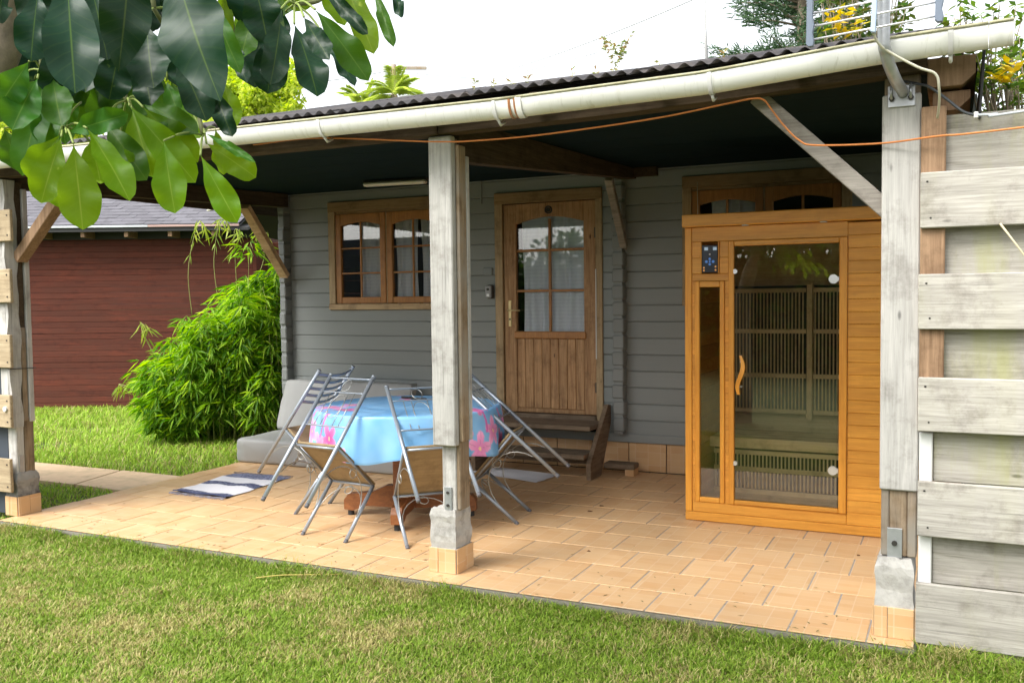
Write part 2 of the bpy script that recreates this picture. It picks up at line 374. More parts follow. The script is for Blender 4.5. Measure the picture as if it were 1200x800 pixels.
def vnoise(x, y, seed=0):
    """smooth value noise on numpy arrays"""
    r = np.random.default_rng(seed); T = r.random((64, 64))
    xi, yi = np.floor(x).astype(int), np.floor(y).astype(int); fx, fy = x-xi, y-yi; fx, fy = fx*fx*(3-2*fx), fy*fy*(3-2*fy)
    a, b_, c, d = T[xi % 64, yi % 64], T[(xi+1) % 64, yi % 64], T[xi % 64, (yi+1) % 64], T[(xi+1) % 64, (yi+1) % 64]
    return (a*(1-fx)+b_*fx)*(1-fy)+(c*(1-fx)+d*fx)*fy
m, n, b, out = M('grass_blade'); GRASS = m
at_ = N(n, 'VertexColor', layer_name='Col'); n.links.new(at_.outputs[0], b.inputs['Base Color']); b.inputs['Roughness'].default_value = .55; b.inputs['Specular IOR Level'].default_value = .25
tr = N(n, 'BsdfTranslucent'); n.links.new(at_.outputs[0], tr.inputs[0]); x = N(n, 'MixShader'); x.inputs[0].default_value = .35
n.links.new(b.outputs[0], x.inputs[1]); n.links.new(tr.outputs[0], x.inputs[2]); n.links.new(x.outputs[0], out.inputs[0])
def grass(name, P, hmin, hmax, wd, lean, label, straw=.35, tall=None, lush=0):
    k = len(P); a = rng.uniform(0, 2*np.pi, k); h = rng.uniform(hmin, hmax, k)
    if tall is not None: h = h*tall
    dx, dy = np.cos(a), np.sin(a); ln = rng.uniform(.2, 1, k)*lean*h
    w_ = wd*rng.uniform(.6, 1.3, k); px, py_ = -dy*w_/2, dx*w_/2
    z0 = np.full(k, Lz)
    b0 = np.stack([P[:, 0]-px, P[:, 1]-py_, z0], 1); b1 = np.stack([P[:, 0]+px, P[:, 1]+py_, z0], 1)
    mx, my = P[:, 0]+dx*ln*.35, P[:, 1]+dy*ln*.35
    m0 = np.stack([mx-px*.8, my-py_*.8, z0+h*.6], 1); m1 = np.stack([mx+px*.8, my+py_*.8, z0+h*.6], 1)
    t = np.stack([P[:, 0]+dx*ln, P[:, 1]+dy*ln, z0+h*rng.uniform(.75, 1, k)], 1)
    V = np.stack([b0, b1, m1, m0, t], 1).reshape(-1, 3); i = np.arange(k)*5
    F = np.concatenate([np.stack([i, i+1, i+2], 1), np.stack([i, i+2, i+3], 1), np.stack([i+3, i+2, i+4], 1)])
    pn = vnoise(P[:, 0]*1.7+9, P[:, 1]*1.7+3, 3)*.38+vnoise(P[:, 0]*6, P[:, 1]*6, 4)*.32+vnoise(P[:, 0]*23, P[:, 1]*23, 14)*.30
    dry = np.clip((pn-.38)*2.6, 0, 1)*straw + .10
    isdry = rng.random(k) < dry
    g = rng.random((k, 1))
    green = (1-g)*np.array([[.13, .24, .018]])+g*np.array([[.31, .43, .05]]); green = green*(1+lush*.35)
    sg = rng.random((k, 1)); st = (1-sg)*np.array([[.34, .30, .09]])+sg*np.array([[.60, .53, .24]])
    c = np.where(isdry[:, None], st, green); c = np.concatenate([c, np.ones((k, 1))], 1)
    c5 = np.repeat(c, 5, axis=0)
    o = npmesh(name, V, F, GRASS, attr=c5); tag(o, label, 'grass', kind='stuff'); return o
def inview(P, mg=170, z=Lz):
    d = P-np.array([CAM.x, CAM.y]); q = np.concatenate([d, np.full((len(P), 1), z-CAM.z)], 1)
    dp = q@np.array(FWD); X = 600+FPX*(q@np.array(RGT))/dp; Y = 400-FPX*(q@np.array(UPV))/dp
    return (dp > .5) & (X > -mg) & (X < 1200+mg) & (Y < 800+mg)
P = np.stack([rng.uniform(-7.5, 1.6, 1200000), rng.uniform(1.6, 4.232, 1200000)], 1); P = P[inview(P)]; P = P[(P[:, 1] < 4.168+.010*vnoise(P[:, 0]*9+70, P[:, 0]*0, 2)) | (P[:, 0] > -.12)][:330000]
near = np.clip((P[:, 1]-3.99)/.17, 0, 1)*(.3+1.7*vnoise(P[:, 0]*5+40, P[:, 1]*2, 9))*(1+1.2*(P[:, 0] > -.3))
grass('lawn_grass', P, .014, .036, .0055, 1.35, 'short mown grass with dry straw patches in front of the patio', straw=.78, tall=.85+.35*vnoise(P[:, 0]*9+30, P[:, 1]*9, 8)+near*.95)
# taller uncut grass beside the patio, towards the red cabin
P = np.stack([rng.uniform(-14, -6.02, 400000), rng.uniform(3.6, 14, 400000)], 1); P = P[inview(P, 60)]
on = (P[:, 1] > 5.34) & (P[:, 1] < 5.98) & (P[:, 0] > -8.1)
e1 = ((P[:, 0]+9.4)/.42)**2+((P[:, 1]-7.75)/.25)**2 < 1; e2 = ((P[:, 0]+8.75)/.35)**2+((P[:, 1]-6.75)/.2)**2 < 1
keep = ~(on | ((e1 | e2) & (rng.random(len(P)) < .75))); P = P[keep][:110000]
grass('side_grass', P, .04, .085, .010, 1.3, 'longer bright green grass growing between patio, bush and red cabin', straw=.22, tall=.4+.9*np.clip((np.hypot(P[:, 0]+6, P[:, 1]-4.2))/3.6, 0, 1), lush=1.4)

# ------------------------------------------------------------------ patio
patio = thing('patio', (-3, 4.2, 0), 'porch floor of peach clay tiles laid in offset rows with grey joints', None, kind='structure')
box('slab', -5.97, -.142, 4.18, 7.55, -.2, -.0105, SLAB, patio, .006)
v = []; f = []; ne = 260
for i in range(ne+1):
    x = -5.972+5.83*i/ne
    for j, zz in enumerate((-.006, -.016, -.03, -.05, -.1)): v.append((x, 4.181-(.0 if j == 0 else .006+.010*float(vnoise(np.array([x*9+60+j*3]), np.array([j*1.7]), 21)[0])), zz+(.004*math.sin(x*31) if j else 0)))
for i in range(ne):
    for j in range(4): a_ = i*5+j; f.append((a_, a_+1, a_+6, a_+5))
EDGE_V, EDGE_F = v, f
box('grout_bed', -5.955, -.15, 4.197, 7.5, -.0104, -.003, GROUT, patio, 0)
tm = None; T = .33
def tile_at(x0, x1, y0, y1):
    global tm
    full = abs(x1-x0-(T-.008)) < 1e-4 and abs(y1-y0-(T-.008)) < 1e-4
    if full and tm:
        o = bpy.data.objects.new('tile', tm); C.objects.link(o); o.parent = patio
        o.location = Vector(((x0+x1)/2, (y0+y1)/2, -.003))-frame(patio)
    else:
        o = box('tile', x0, x1, y0, y1, -.006, 0, TILE, patio, .0015)
        if full: tm = o.data
    o.rotation_euler = (random.gauss(0, .0012), random.gauss(0, .0012), 0)
rows = [(4.185, 4.485)]+[(4.485+T*i, 4.485+T*(i+1)) for i in range(9)]+[(7.455, 7.50)]
for i, (a, b_) in enumerate(rows):
    off = -.336 if i % 2 == 0 else -.5
    k0 = -20
    for k in range(-20, 3):
        x0, x1 = off+k*T, off+(k+1)*T
        x0, x1 = max(x0, -5.96), min(x1, -.146)
        if x1-x0 < .03: continue
        tile_at(x0+.004, x1-.004, a+.004, b_-.004)
mesh('slab_edge', EDGE_V, EDGE_F, SLAB, patio, smooth=True)
# paved path leading off to the left
path = thing('path', (-7, 5.6, Lz), 'pale tan paving slabs leading from patio edge to the left through grass', None, kind='structure')
def slab4(name, q, z0, z1, mat, parent):
    v = [(*p, z0) for p in q]+[(*p, z1) for p in q]
    return mesh(name, v, [(3, 2, 1, 0), (4, 5, 6, 7)]+[(i, (i+1) % 4, 4+(i+1) % 4, 4+i) for i in range(4)], mat, parent)
slab4('paving_slab', [(-6.63, 5.36), (-5.985, 5.33), (-5.985, 5.97), (-6.78, 5.985)], -.09, -.028, STONE, path)
slab4('paving_slab', [(-8.0, 5.40), (-6.665, 5.37), (-6.815, 5.99), (-8.05, 5.98)], -.09, -.032, STONE, path)
for (cx, cy_, a, b_) in ((-9.4, 7.75, .42, .25), (-8.75, 6.75, .33, .2)):
    pts = [(cx+a*math.cos(t)*random.uniform(.9, 1.1), cy_+b_*math.sin(t)*random.uniform(.9, 1.1)) for t in np.linspace(0, 2*math.pi, 14, endpoint=False)]
    prism('stepping_stone', pts, 2, -.1, -.062, SUNK, path)

# ------------------------------------------------------------------ cabin
cabin = thing('log_cabin', (-3, 7.5, 0), 'grey painted log cabin with pine door and windows behind the porch', 'cabin')
YW = 7.504; CH = .1394
openings = [(-5.573, -4.25, 1.383, 2.43), (-3.745, -2.725, .25, 2.41), (-2.03, -.72, 1.40, 2.45)]
def subtract(x0, x1, z0, z1):
    """split a log course round the openings; returns boxes"""
    segs = [(x0, x1, z0, z1)]
    for (a, b_, c, d) in openings:
        new = []
        for (p, q, r, s) in segs:
            if s <= c+.01 or r >= d-.01 or q <= a or p >= b_: new.append((p, q, r, s)); continue
            if p < a: new.append((p, a, r, s))
            if q > b_: new.append((b_, q, r, s))
            if r < c-.015: new.append((max(p, a), min(q, b_), r, c))
            if s > d+.015: new.append((max(p, a), min(q, b_), d, s))
        segs = new
    return segs
z = 2.384+CH
courses = [(.25, .294)]+[(.294+CH*i, .294+CH*(i+1)) for i in range(17)]
for r, s in courses:
    for (p, q, r2, s2) in subtract(-6.05, .06, r, s):
        # tongue and groove log: chamfered face so that every joint is a V groove
        b7 = .007
        prism_pts = [(YW+.07, r2+.0005), (YW+b7, r2+.0005), (YW, r2+b7), (YW, s2-b7), (YW+b7, s2-.0005), (YW+.07, s2-.0005)]
        nn = len(prism_pts); v = [(p, *t) for t in prism_pts]+[(q, *t) for t in prism_pts]
        f = [tuple(range(nn))[::-1], tuple(range(nn, 2*nn))]+[(i, (i+1) % nn, nn+(i+1) % nn, nn+i) for i in range(nn)]
        mesh('log', v, f, GREY, cabin)
box('base_board', -6.04, .055, YW-.014, YW+.03, .245, .318, GREY, cabin, .004)
# interlocking log ends, at the corner and at the inner cross wall
def log_ends(x0, x1, y0, y1, zlo, zhi, sh, mat):
    zz = zlo
    while zz < zhi-.02:
        t = min(zz+CH, zhi); j = random.uniform(-.004, .004)
        v1 = boxgeo(x0+j, x1+j, y0+j, y1, zz+.012, t-.012, .009)
        v2 = boxgeo(x0+.012, x1-.012, y0+.012, y1, zz-.012, zz+.012, 0)
        V, F = join([v1, v2]); mesh('log_end', V, F, mat, cabin); zz += CH
log_ends(-2.612, -2.512, YW-.10, YW+.002, .335, 2.52, 0, GREYV)
log_ends(-6.125, -6.05, YW-.10, YW+.07, .25, 2.55, 0, GREYV)
log_ends(-6.20, -6.125, YW-.005, YW+.06, .32, 2.55, 0, GREYV)
for r, s in courses: box('log', -6.122, -6.06, YW+.075, 10.9, r+.001, s-.001, GREY, cabin, .007)
box('back_wall', -6.1, .12, 10.9, 11.0, 0, 2.9, GREY, cabin)
box('side_wall', .06, .12, YW, 11.0, 0, 2.9, GREY, cabin)
box('cabin_floor', -6.04, .055, YW+.075, 10.89, .2, .28, INSIDE, cabin)
box('inner_ceiling', -6.04, .055, YW+.075, 10.89, 2.56, 2.6, INSIDE, cabin)
box('inner_wall', -6.03, .05, 9.3, 9.35, .29, 2.55, INSIDE, cabin)
box('inner_wall', -2.60, -2.53, YW+.08, 9.29, .29, 2.55, INSIDE, cabin)
# tiled plinth
for k in range(-12, 10):
    x0, x1 = -2.178+k*T, -2.178+(k+1)*T
    x0, x1 = max(x0, -6.05), min(x1, .05)
    if x1-x0 < .04: continue
    box('plinth_tile', x0+.004, x1-.004, YW+.012, YW+.03, .002, .2445, TILEV, cabin, .002)
box('plinth_wall', -6.04, .05, YW+.031, YW+.06, -.05, .244, BLACKR, cabin, 0)

# windows
def arch_rail(name, x0, x1, y0, y1, ztop, zend, rise, mat, parent):
    pts = [(x0, ztop), (x0, zend)]+[(x0+(x1-x0)*t, zend+rise*math.sin(math.pi*t)) for t in np.linspace(0.08, .92, 9)]+[(x1, zend), (x1, ztop)]
    return prism(name, pts, 1, y0, y1, mat, parent)
def casement(win, x0, x1, z0, z1, Y, st=.062):
    s = mesh('sash', *boxgeo(x0, x0+st, Y-.004, Y+.032, z0, z1, .005), W_SASH, win)
    box('stile', x1-st, x1, Y-.004, Y+.032, z0, z1, W_SASH, s, .005)
    arch_rail('top_rail', x0+st, x1-st, Y-.002, Y+.03, z1, z1-.115, .035, W_SASH, s)
    box('bottom_rail', x0+st, x1-st, Y-.002, Y+.03, z0, z0+st, W_SASH, s, .005)
    xm = (x0+x1)/2; zl, zh = z0+st, z1-.08
    box('muntin', xm-.009, xm+.009, Y+.004, Y+.022, zl, zh, W_SASH, s, .003)
    for t in (1/3, 2/3):
        zz = zl+(zh-zl)*t-.01
        box('muntin', x0+st, xm-.0095, Y+.005, Y+.021, zz-.008, zz+.008, W_SASH, s, .003)
        box('muntin', xm+.0095, x1-st, Y+.005, Y+.021, zz-.008, zz+.008, W_SASH, s, .003)
    box('pane', x0+st-.005, x1-st+.005, Y+.023, Y+.027, z0+st-.005, z1-.03, GLASS, s, 0)
def window(x0, x1, z0, z1, label):
    Y = YW
    win = mesh('window', *boxgeo(x0, x1, Y-.022, Y+.03, z1-.092, z1, .004), W_FRAMEH, cabin, label=label)
    box('frame', x0, x0+.075, Y-.018, Y+.04, z0+.058, z1-.0925, W_FRAME, win, .004)
    box('frame', x1-.075, x1, Y-.018, Y+.04, z0+.058, z1-.0925, W_FRAME, win, .004)
    box('sill', x0, x1, Y-.028, Y+.04, z0, z0+.0575, W_SILL, win, .005)
    xm = (x0+x1)/2
    casement(win, x0+.0775, xm-.008, z0+.06, z1-.12, Y)
    casement(win, xm+.008, x1-.0775, z0+.06, z1-.12, Y)
    box('frame', x0+.076, x1-.076, Y+.004, Y+.04, z1-.119, z1-.093, W_FRAMEH, win, .003)
    box('frame', xm-.007, xm+.007, Y+.004, Y+.04, z0+.058, z1-.12, W_FRAME, win, .003)
window(-5.573, -4.25, 1.383, 2.43, 'double casement window left of the door')
window(-2.03, -.72, 1.40, 2.45, 'double casement window half hidden behind the sauna')
# door
YD = YW+.02
fr = box('door_frame', -3.745, -3.668, YW-.02, YW+.05, .391, 2.315, W_FRAME, cabin, .004)
box('jamb', -2.785, -2.725, YW-.02, YW+.05, .391, 2.315, W_FRAME, fr, .004)
box('head', -3.745, -2.725, YW-.024, YW+.05, 2.3155, 2.412, W_FRAMEH, fr, .004)
box('threshold', -3.745, -2.725, YW-.05, YW+.05, .375, .3905, W_STEP, fr, .004)
box('threshold', -3.664, -2.789, YW-.03, YW+.05, .3915, .455, W_STEP, fr, .004)
door = box('door', -3.662, -3.545, YD-.02, YD+.02, .462, 2.308, W_DOOR, cabin, .004)
box('stile', -2.90, -2.789, YD-.02, YD+.02, .462, 2.308, W_DOOR, door, .004)
arch_rail('top_rail', -3.5445, -2.9005, YD-.018, YD+.018, 2.308, 2.135, .055, W_DOOR, door)
box('middle_rail', -3.565, -2.88, YD-.034, YD+.018, 1.12, 1.182, W_SASH, door, .006)
box('bottom_rail', -3.5445, -2.9005, YD-.018, YD+.018, .462, .50, W_DOOR, door, .004)
bw = (3.5445-2.9005)/8
for i in range(8):
    x0 = -3.5445+i*bw
    box('board', x0+.001, x0+bw-.001, YD-.014, YD+.01, .5005, 1.1195, W_DOOR, door, .006)
box('muntin', -3.2345, -3.2115, YD-.012, YD+.012, 1.183, 2.17, W_SASH, door, .003)
for zz in (1.897, 1.541):
    box('muntin', -3.544, -3.235, YD-.011, YD+.011, zz-.011, zz+.011, W_SASH, door, .003)
    box('muntin', -3.211, -2.901, YD-.011, YD+.011, zz-.011, zz+.011, W_SASH, door, .003)
box('pane', -3.548, -2.897, YD+.0125, YD+.0165, 1.178, 2.21, GLASS, door, 0)
h = box('handle', -3.622, -3.592, YD-.027, YD-.02, 1.225, 1.458, BRASS, door, .003)
tube('lever', [(-3.607, YD-.027, 1.372), (-3.607, YD-.065, 1.372), (-3.59, YD-.07, 1.372), (-3.49, YD-.068, 1.368)], .008, BRASS, h)
disc('keyhole', (-3.607, YD-.028, 1.29), .009, .004, 1, DARKM, h)
for zz in (2.03, .70): box('hinge', -2.797, -2.777, YD-.036, YD-.018, zz-.045, zz+.045, DARKM, door, .004)
box('weather_strip', -2.786, -2.776, YW-.026, YW-.02, .95, 1.72, WHITEP, door, .002)
pts = [(-3.225+.03*math.cos(t), YD-.022, 2.245+.03*math.sin(t)) for t in np.linspace(0, 2*math.pi, 20, endpoint=False)]
v, f = tubegeo(pts, .007, 6, closed=True); mesh('round_plaque', *join([(v, f), tubegeo([(-3.225, YD-.03, 2.245), (-3.225, YD-.018, 2.245)], .018, 12)]), DARKM, door)
# curtains hanging inside
m, n, b, out = M('sheer_curtain'); CURT = m
sx = N(n, 'SeparateXYZ'); n.links.new(coords(n, (1, 1, 1), rand=False), sx.inputs[0])
st = mth(n, 'SINE', mth(n, 'MULTIPLY', sx.outputs[2], 190)); c = mix(n, (.80, .80, .87), (.95, .95, .99), mth(n, 'MULTIPLY_ADD', st, .25, .5)); n.links.new(c, b.inputs['Base Color'])
b.inputs['Roughness'].default_value = .9; b.inputs['Alpha'].default_value = .9
def curtain(x0, x1, z0, z1, y, label, k=9, amp=.014, ph=0.):
    nx, nz = 90, 6; v = []; f = []
    for i in range(nx+1):
        for j in range(nz+1):
            t = i/nx; q = j/nz
            yy = y+amp*math.sin(t*k*2*math.pi+ph+.6*math.sin(3*t*6))*(1-.35*q)
            v.append((x0+(x1-x0)*t+.01*math.sin(q*5+t*9), yy, z0+(z1-z0)*q))
    for i in range(nx):
        for j in range(nz):
            a = i*(nz+1)+j; f.append((a, a+1, a+nz+2, a+nz+1))
    return tag(mesh('curtain', v, f, CURT, smooth=True), label, 'curtain')
curtain(-3.50, -2.90, 1.1, 2.3, YW+.062, 'pale lilac grey sheer curtain hanging behind the door panes', 5)
curtain(-5.26, -4.96, 1.40, 2.4, YW+.07, 'sheer curtain gathered in the left sash of the window near the corner', 3)
curtain(-4.84, -4.60, 1.40, 2.4, YW+.07, 'narrow sheer curtain in the left part of the right hand sash', 2.5)
curtain(-4.56, -4.30, 1.40, 2.4, YW+.07, 'sheer curtain close to the white front post in the right hand sash', 3, ph=1)
curtain(-1.8, -1.45, 1.5, 2.4, YW+.07, 'sheer curtain in the dim window above the sauna', 3)
# fittings on the wall
kb = box('key_safe', -3.822, -3.762, YW-.035, YW-.001, 1.475, 1.60, DARKM, None, .008)
tag(kb, 'small grey and black key safe on the wall left of the door', 'key safe')
kp = box('cover', -3.832, -3.772, YW-.052, YW-.036, 1.482, 1.594, plain('key_safe_grey', (.33, .34, .35), .45), kb, .008)
disc('button', (-3.802, YW-.055, 1.56), .012, .008, 1, DARKM, kp)
box('button', -3.815, -3.789, YW-.056, YW-.053, 1.497, 1.52, SILV, kp, .002)
jb = box('junction_box', -3.865, -3.775, YW-.018, YW-.001, 1.685, 1.755, GREY, None, .004)
tag(jb, 'flat grey painted junction box on the wall above the key safe', 'junction box')
cn = box('conduit', -3.89, -3.872, YW-.014, YW-.001, 2.33, 2.535, GREY, None, .003)
tag(cn, 'short grey vertical conduit on the wall above and left of door', 'conduit')

# ------------------------------------------------------------------ porch roof
roof = thing('porch_roof', (-3, 5.8, 2.5), 'porch roof of dark corrugated sheets over timber beams with a dark painted ceiling', 'roof')
def rz(x): return 2.488+.0*x+(.012*max(0, x+3))                # height of the front edge of the sheets
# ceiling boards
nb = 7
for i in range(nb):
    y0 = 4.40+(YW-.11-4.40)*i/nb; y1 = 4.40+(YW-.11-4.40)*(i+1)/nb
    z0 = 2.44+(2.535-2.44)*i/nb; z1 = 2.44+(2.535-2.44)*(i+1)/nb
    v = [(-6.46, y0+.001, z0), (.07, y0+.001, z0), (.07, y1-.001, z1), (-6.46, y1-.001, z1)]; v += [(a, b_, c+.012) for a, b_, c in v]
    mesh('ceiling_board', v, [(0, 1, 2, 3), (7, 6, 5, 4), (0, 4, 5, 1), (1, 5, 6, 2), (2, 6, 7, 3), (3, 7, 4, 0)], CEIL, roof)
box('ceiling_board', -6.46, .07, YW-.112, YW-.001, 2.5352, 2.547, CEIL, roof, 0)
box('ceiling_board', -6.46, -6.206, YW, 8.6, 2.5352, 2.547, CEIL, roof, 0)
box('barge_board', -6.485, -6.462, 4.16, 8.6, 2.36, 2.56, W_BEAMY, roof, .004)
# corrugated sheets, overlapping sideways
SL = math.tan(math.radians(14.2))
def sheet(x0, x1, y0, y1, lift, z_at, name='roof_sheet'):
    pitch, amp = .074, .0105; nx = int((x1-x0)/pitch*8); v = []; f = []
    for i in range(nx+1):
        x = x0+(x1-x0)*i/nx; zz = z_at(x)+lift+amp*math.cos(2*math.pi*x/pitch)
        for (yy) in (y0, y1): v.append((x, yy, zz+(yy-4.13)*SL))
    k = len(v); v += [(a, b_, c-.0015) for a, b_, c in v]
    for i in range(nx):
        a = 2*i; f.append((a, a+2, a+3, a+1)); f.append((k+a, k+a+1, k+a+3, k+a+2)); f.append((a, k+a, k+a+2, a+2)); f.append((a+1, a+3, k+a+3, k+a+1))
    return mesh(name, v, f, ROOFM, roof, smooth=True)
xs = [-6.45, -5.6, -4.75, -3.9, -3.05, -2.2, -1.35, -.5, .10]
for i in range(8):
    sheet(xs[i]-(.03 if i else 0), xs[i+1]+.03, 4.13+random.uniform(-.012, .012), 7.6, .004*(i % 2), lambda x: rz(x)+.008)
    sheet(xs[i]-(.03 if i else 0), xs[i+1]+.03, 7.3, 9.3, .004+.004*(i % 2), lambda x: rz(x)+.008)
box('ridge_cap', -6.45, .10, 9.2, 9.5, 3.70, 3.78, ROOFM, roof)
# front beam made of two lengths, following the slight sag
def lin(x, pts):
    for (a, b_), (c, d) in zip(pts, pts[1:]):
        if x <= c: return b_+(d-b_)*(x-a)/(c-a)
    return pts[-1][1]
FB = [(-6.5, 2.355), (-3.0, 2.345), (-1.3, 2.362), (.3, 2.435)]
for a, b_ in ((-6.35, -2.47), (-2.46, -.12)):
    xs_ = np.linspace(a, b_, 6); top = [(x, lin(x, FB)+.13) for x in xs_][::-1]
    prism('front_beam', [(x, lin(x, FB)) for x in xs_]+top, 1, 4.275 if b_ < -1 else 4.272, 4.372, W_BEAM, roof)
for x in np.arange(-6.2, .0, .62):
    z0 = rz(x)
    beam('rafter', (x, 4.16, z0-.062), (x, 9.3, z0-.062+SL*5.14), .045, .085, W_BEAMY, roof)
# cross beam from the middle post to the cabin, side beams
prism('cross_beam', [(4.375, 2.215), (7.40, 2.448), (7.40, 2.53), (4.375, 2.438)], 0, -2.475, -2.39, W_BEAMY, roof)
box('cross_beam', -2.54, -2.20, 7.33, 7.395, 2.46, 2.53, W_BEAMY, roof)
prism('side_beam', [(4.375, 2.29), (7.40, 2.40), (7.40, 2.53), (4.375, 2.438)], 0, -6.08, -5.98, W_BEAMY, roof)
# stacked joist ends under the gutter at the right end
for (x0, x1, z0, z1, y0) in ((-.12, .062, 2.345, 2.465, 4.30), (-.10, .045, 2.255, 2.335, 4.36)):
    prism('joist_end', [(x0, z0), (x1-.05, z0), (x1, z0+.045), (x1, z1), (x0, z1)], 1, y0, y0+.5, W_STUD, roof)
prism('roof_felt', [(.072, 2.20), (.082, 2.20), (.098, 2.475), (.086, 2.475)], 1, 4.29, 7.4, BLACKR, roof)
# braces
beam('brace', (-.835, 4.385, 2.395), (-.255, 4.385, 1.83), .075, .085, W_BRACE, roof, up=(0, 1, 0), label='grey diagonal brace by the right post')
beam('brace', (-2.445, 6.88, 2.40), (-2.50, 7.40, 1.90), .05, .06, W_BRACE, roof, up=(1, 0, 0), label='grey diagonal brace at the cross wall')
beam('brace', (-5.44, 4.40, 2.24), (-5.92, 4.40, 1.80), .075, .085, W_STUD, roof, up=(0, 1, 0), label='brown diagonal brace by the left post')
beam('brace', (-5.99, 6.78, 2.36), (-6.03, 7.38, 1.72), .055, .10, W_BRACEO, roof, up=(1, 0, 0), label='tan diagonal brace at the cabin corner')

# ------------------------------------------------------------------ posts
def post(x0, y0, label, low, base_x, xr=.1345, yr=.13, conc=CONC, ztop=2.36):
    """tiled base block, rough concrete footing, timber core, weathered cladding above"""
    t = thing('porch_post', (x0+xr/2, y0+yr/2, 0), label, 'post')
    bx0, bx1, by0, by1 = base_x
    k = .155
    for j, (a, b_) in enumerate(((bx0, bx0+(bx1-bx0)*.34), (bx0+(bx1-bx0)*.34, bx1))):
        box('base_tile', a+.001, b_-.001, by0-.008, by0-.0005, .001, .135, TILEV, t, .0015)
    for j, (a, b_) in enumerate(((by0, by0+(by1-by0)*.5), (by0+(by1-by0)*.5, by1))):
        box('base_tile', bx1+.0005, bx1+.008, a+.001, b_-.001, .001, .135, TILEY, t, .0015)
        box('base_tile', bx0-.008, bx0-.0005, a+.001, b_-.001, .001, .135, TILEY, t, .0015)
    box('base_core', bx0, bx1, by0, by1, .0, .134, CONC, t, 0)
    # footing: lumpy block
    v, f = [], []
    bm = bmesh.new(); bmesh.ops.create_cube(bm, size=1); bmesh.ops.subdivide_edges(bm, edges=bm.edges[:], cuts=5, use_grid_fill=True)
    cx, cy_ = (bx0+bx1)/2, (by0+by1)/2; hw, hd = (bx1-bx0)/2-.004, (by1-by0)/2-.004; z0, z1 = .1345, low
    for q in bm.verts:
        s_ = 1+.05*math.sin(q.co.z*9+x0)+random.uniform(-.025, .025)
        if q.co.z > .45: s_ *= .90
        q.co = Vector((cx+q.co.x*2*hw*s_, cy_+q.co.y*2*hd*s_, z0+(q.co.z+.5)*(z1-z0)+(random.uniform(-.006, .006) if q.co.z > -.49 else 0)))
    bm.verts.index_update(); v = [tuple(q.co) for q in bm.verts]; f = [tuple(q.index for q in p.verts) for p in bm.faces]; bm.free()
    mesh('footing', v, f, conc, t)
    return t
# middle post
p = post(-2.545, 4.33, 'middle porch post, whitewashed timber on a stained concrete footing, in front of table', .345, (-2.59, -2.425, 4.335, 4.52))
box('post_core', -2.515, -2.43, 4.355, 4.47, .33, .75, W_POST, p, .005)
box('post_core', -2.4295, -2.405, 4.36, 4.465, .345, .75, W_CORE, p, .005)
box('cladding', -2.541, -2.403, 4.302, 4.352, .70, 2.345, W_POST, p, .006)
box('cladding', -2.402, -2.381, 4.345, 4.425, .72, 2.30, W_CORE, p, .004)
box('cladding', -2.535, -2.405, 4.353, 4.42, .7505, 2.335, W_CORE, p, .004)
box('cladding', -2.402, -2.379, 4.43, 4.462, .72, 2.25, W_POST, p, .004)
bk = box('bracket', -2.50, -2.455, 4.346, 4.3535, .335, .47, GALV, p, .001)
for zz in (.37, .44): disc('bolt', (-2.478, 4.343, zz), .008, .006, 1, DARKM, bk, 8)
# right post
p = post(-.294, 4.30, 'right porch post, pale weathered timber with antenna bracket, beside the sauna', .345, (-.311, -.15, 4.277, 4.45))
box('post_core', -.288, -.256, 4.31, 4.42, .35, .655, W_CORE, p, .005)
box('post_core', -.2555, -.182, 4.315, 4.42, .35, .655, W_CORE, p, .005)
box('post_core', -.1815, -.145, 4.31, 4.42, .35, .655, W_CORE, p, .005)
box('cladding', -.294, -.141, 4.296, 4.34, .64, 2.33, W_POST, p, .006)
box('cladding', -.288, -.146, 4.341, 4.42, .656, 2.42, W_CORE, p, .006)
bk = box('bracket', -.262, -.202, 4.300, 4.3095, .345, .475, GALV, p, .001)
disc('bolt', (-.232, 4.297, .41), .012, .008, 1, DARKM, bk, 8)
# left post, two uprights with a gap
p = post(-6.03, 4.32, 'left porch post of two weathered uprights on a soot blackened footing', .30, (-6.04, -5.915, 4.312, 4.49), conc=CONCD)
box('post_core', -6.02, -5.935, 4.33, 4.395, .285, .66, W_POST, p, .006)
box('post_core', -6.02, -5.93, 4.397, 4.47, .285, .68, W_CORE, p, .006)
box('post_core', -6.02, -5.945, 4.34, 4.46, .681, 2.34, W_BEAM, p, .006)
v = []; f = []; nseg = 26
for i in range(nseg+1):                                           # waney-edged board on the side of the post
    zz = .62+(2.34-.62)*i/nseg; e = .006*math.sin(zz*9)+.006*math.sin(zz*23+1)
    v += [(-5.944, 4.292+e, zz), (-5.92, 4.292+e, zz), (-5.92, 4.382-e, zz), (-5.944, 4.382-e, zz)]
for i in range(nseg):
    a = 4*i
    for j in range(4): f.append((a+j, a+(j+1) % 4, a+4+(j+1) % 4, a+4+j))
f += [(3, 2, 1, 0), tuple(4*nseg+j for j in range(4))]
mesh('cladding', v, f, W_POST, p)
box('cladding', -5.944, -5.925, 4.39, 4.43, .66, 1.32, W_CORE, p, .005)
box('cladding', -5.944, -5.918, 4.435, 4.475, .65, 2.29, W_POST, p, .005)
box('cladding', -6.03, -5.95, 4.30, 4.332, .62, 2.34, W_POST, p, .005)
box('bracket', -5.9345, -5.929, 4.345, 4.375, .29, .42, GALV, p, .001)
tube('wire_tie', [(-5.99, 4.285, 1.045), (-5.93, 4.285, 1.04), (-5.914, 4.30, 1.035), (-5.912, 4.47, 1.03), (-5.93, 4.50, 1.032)], .003, DARKM, p, 5)

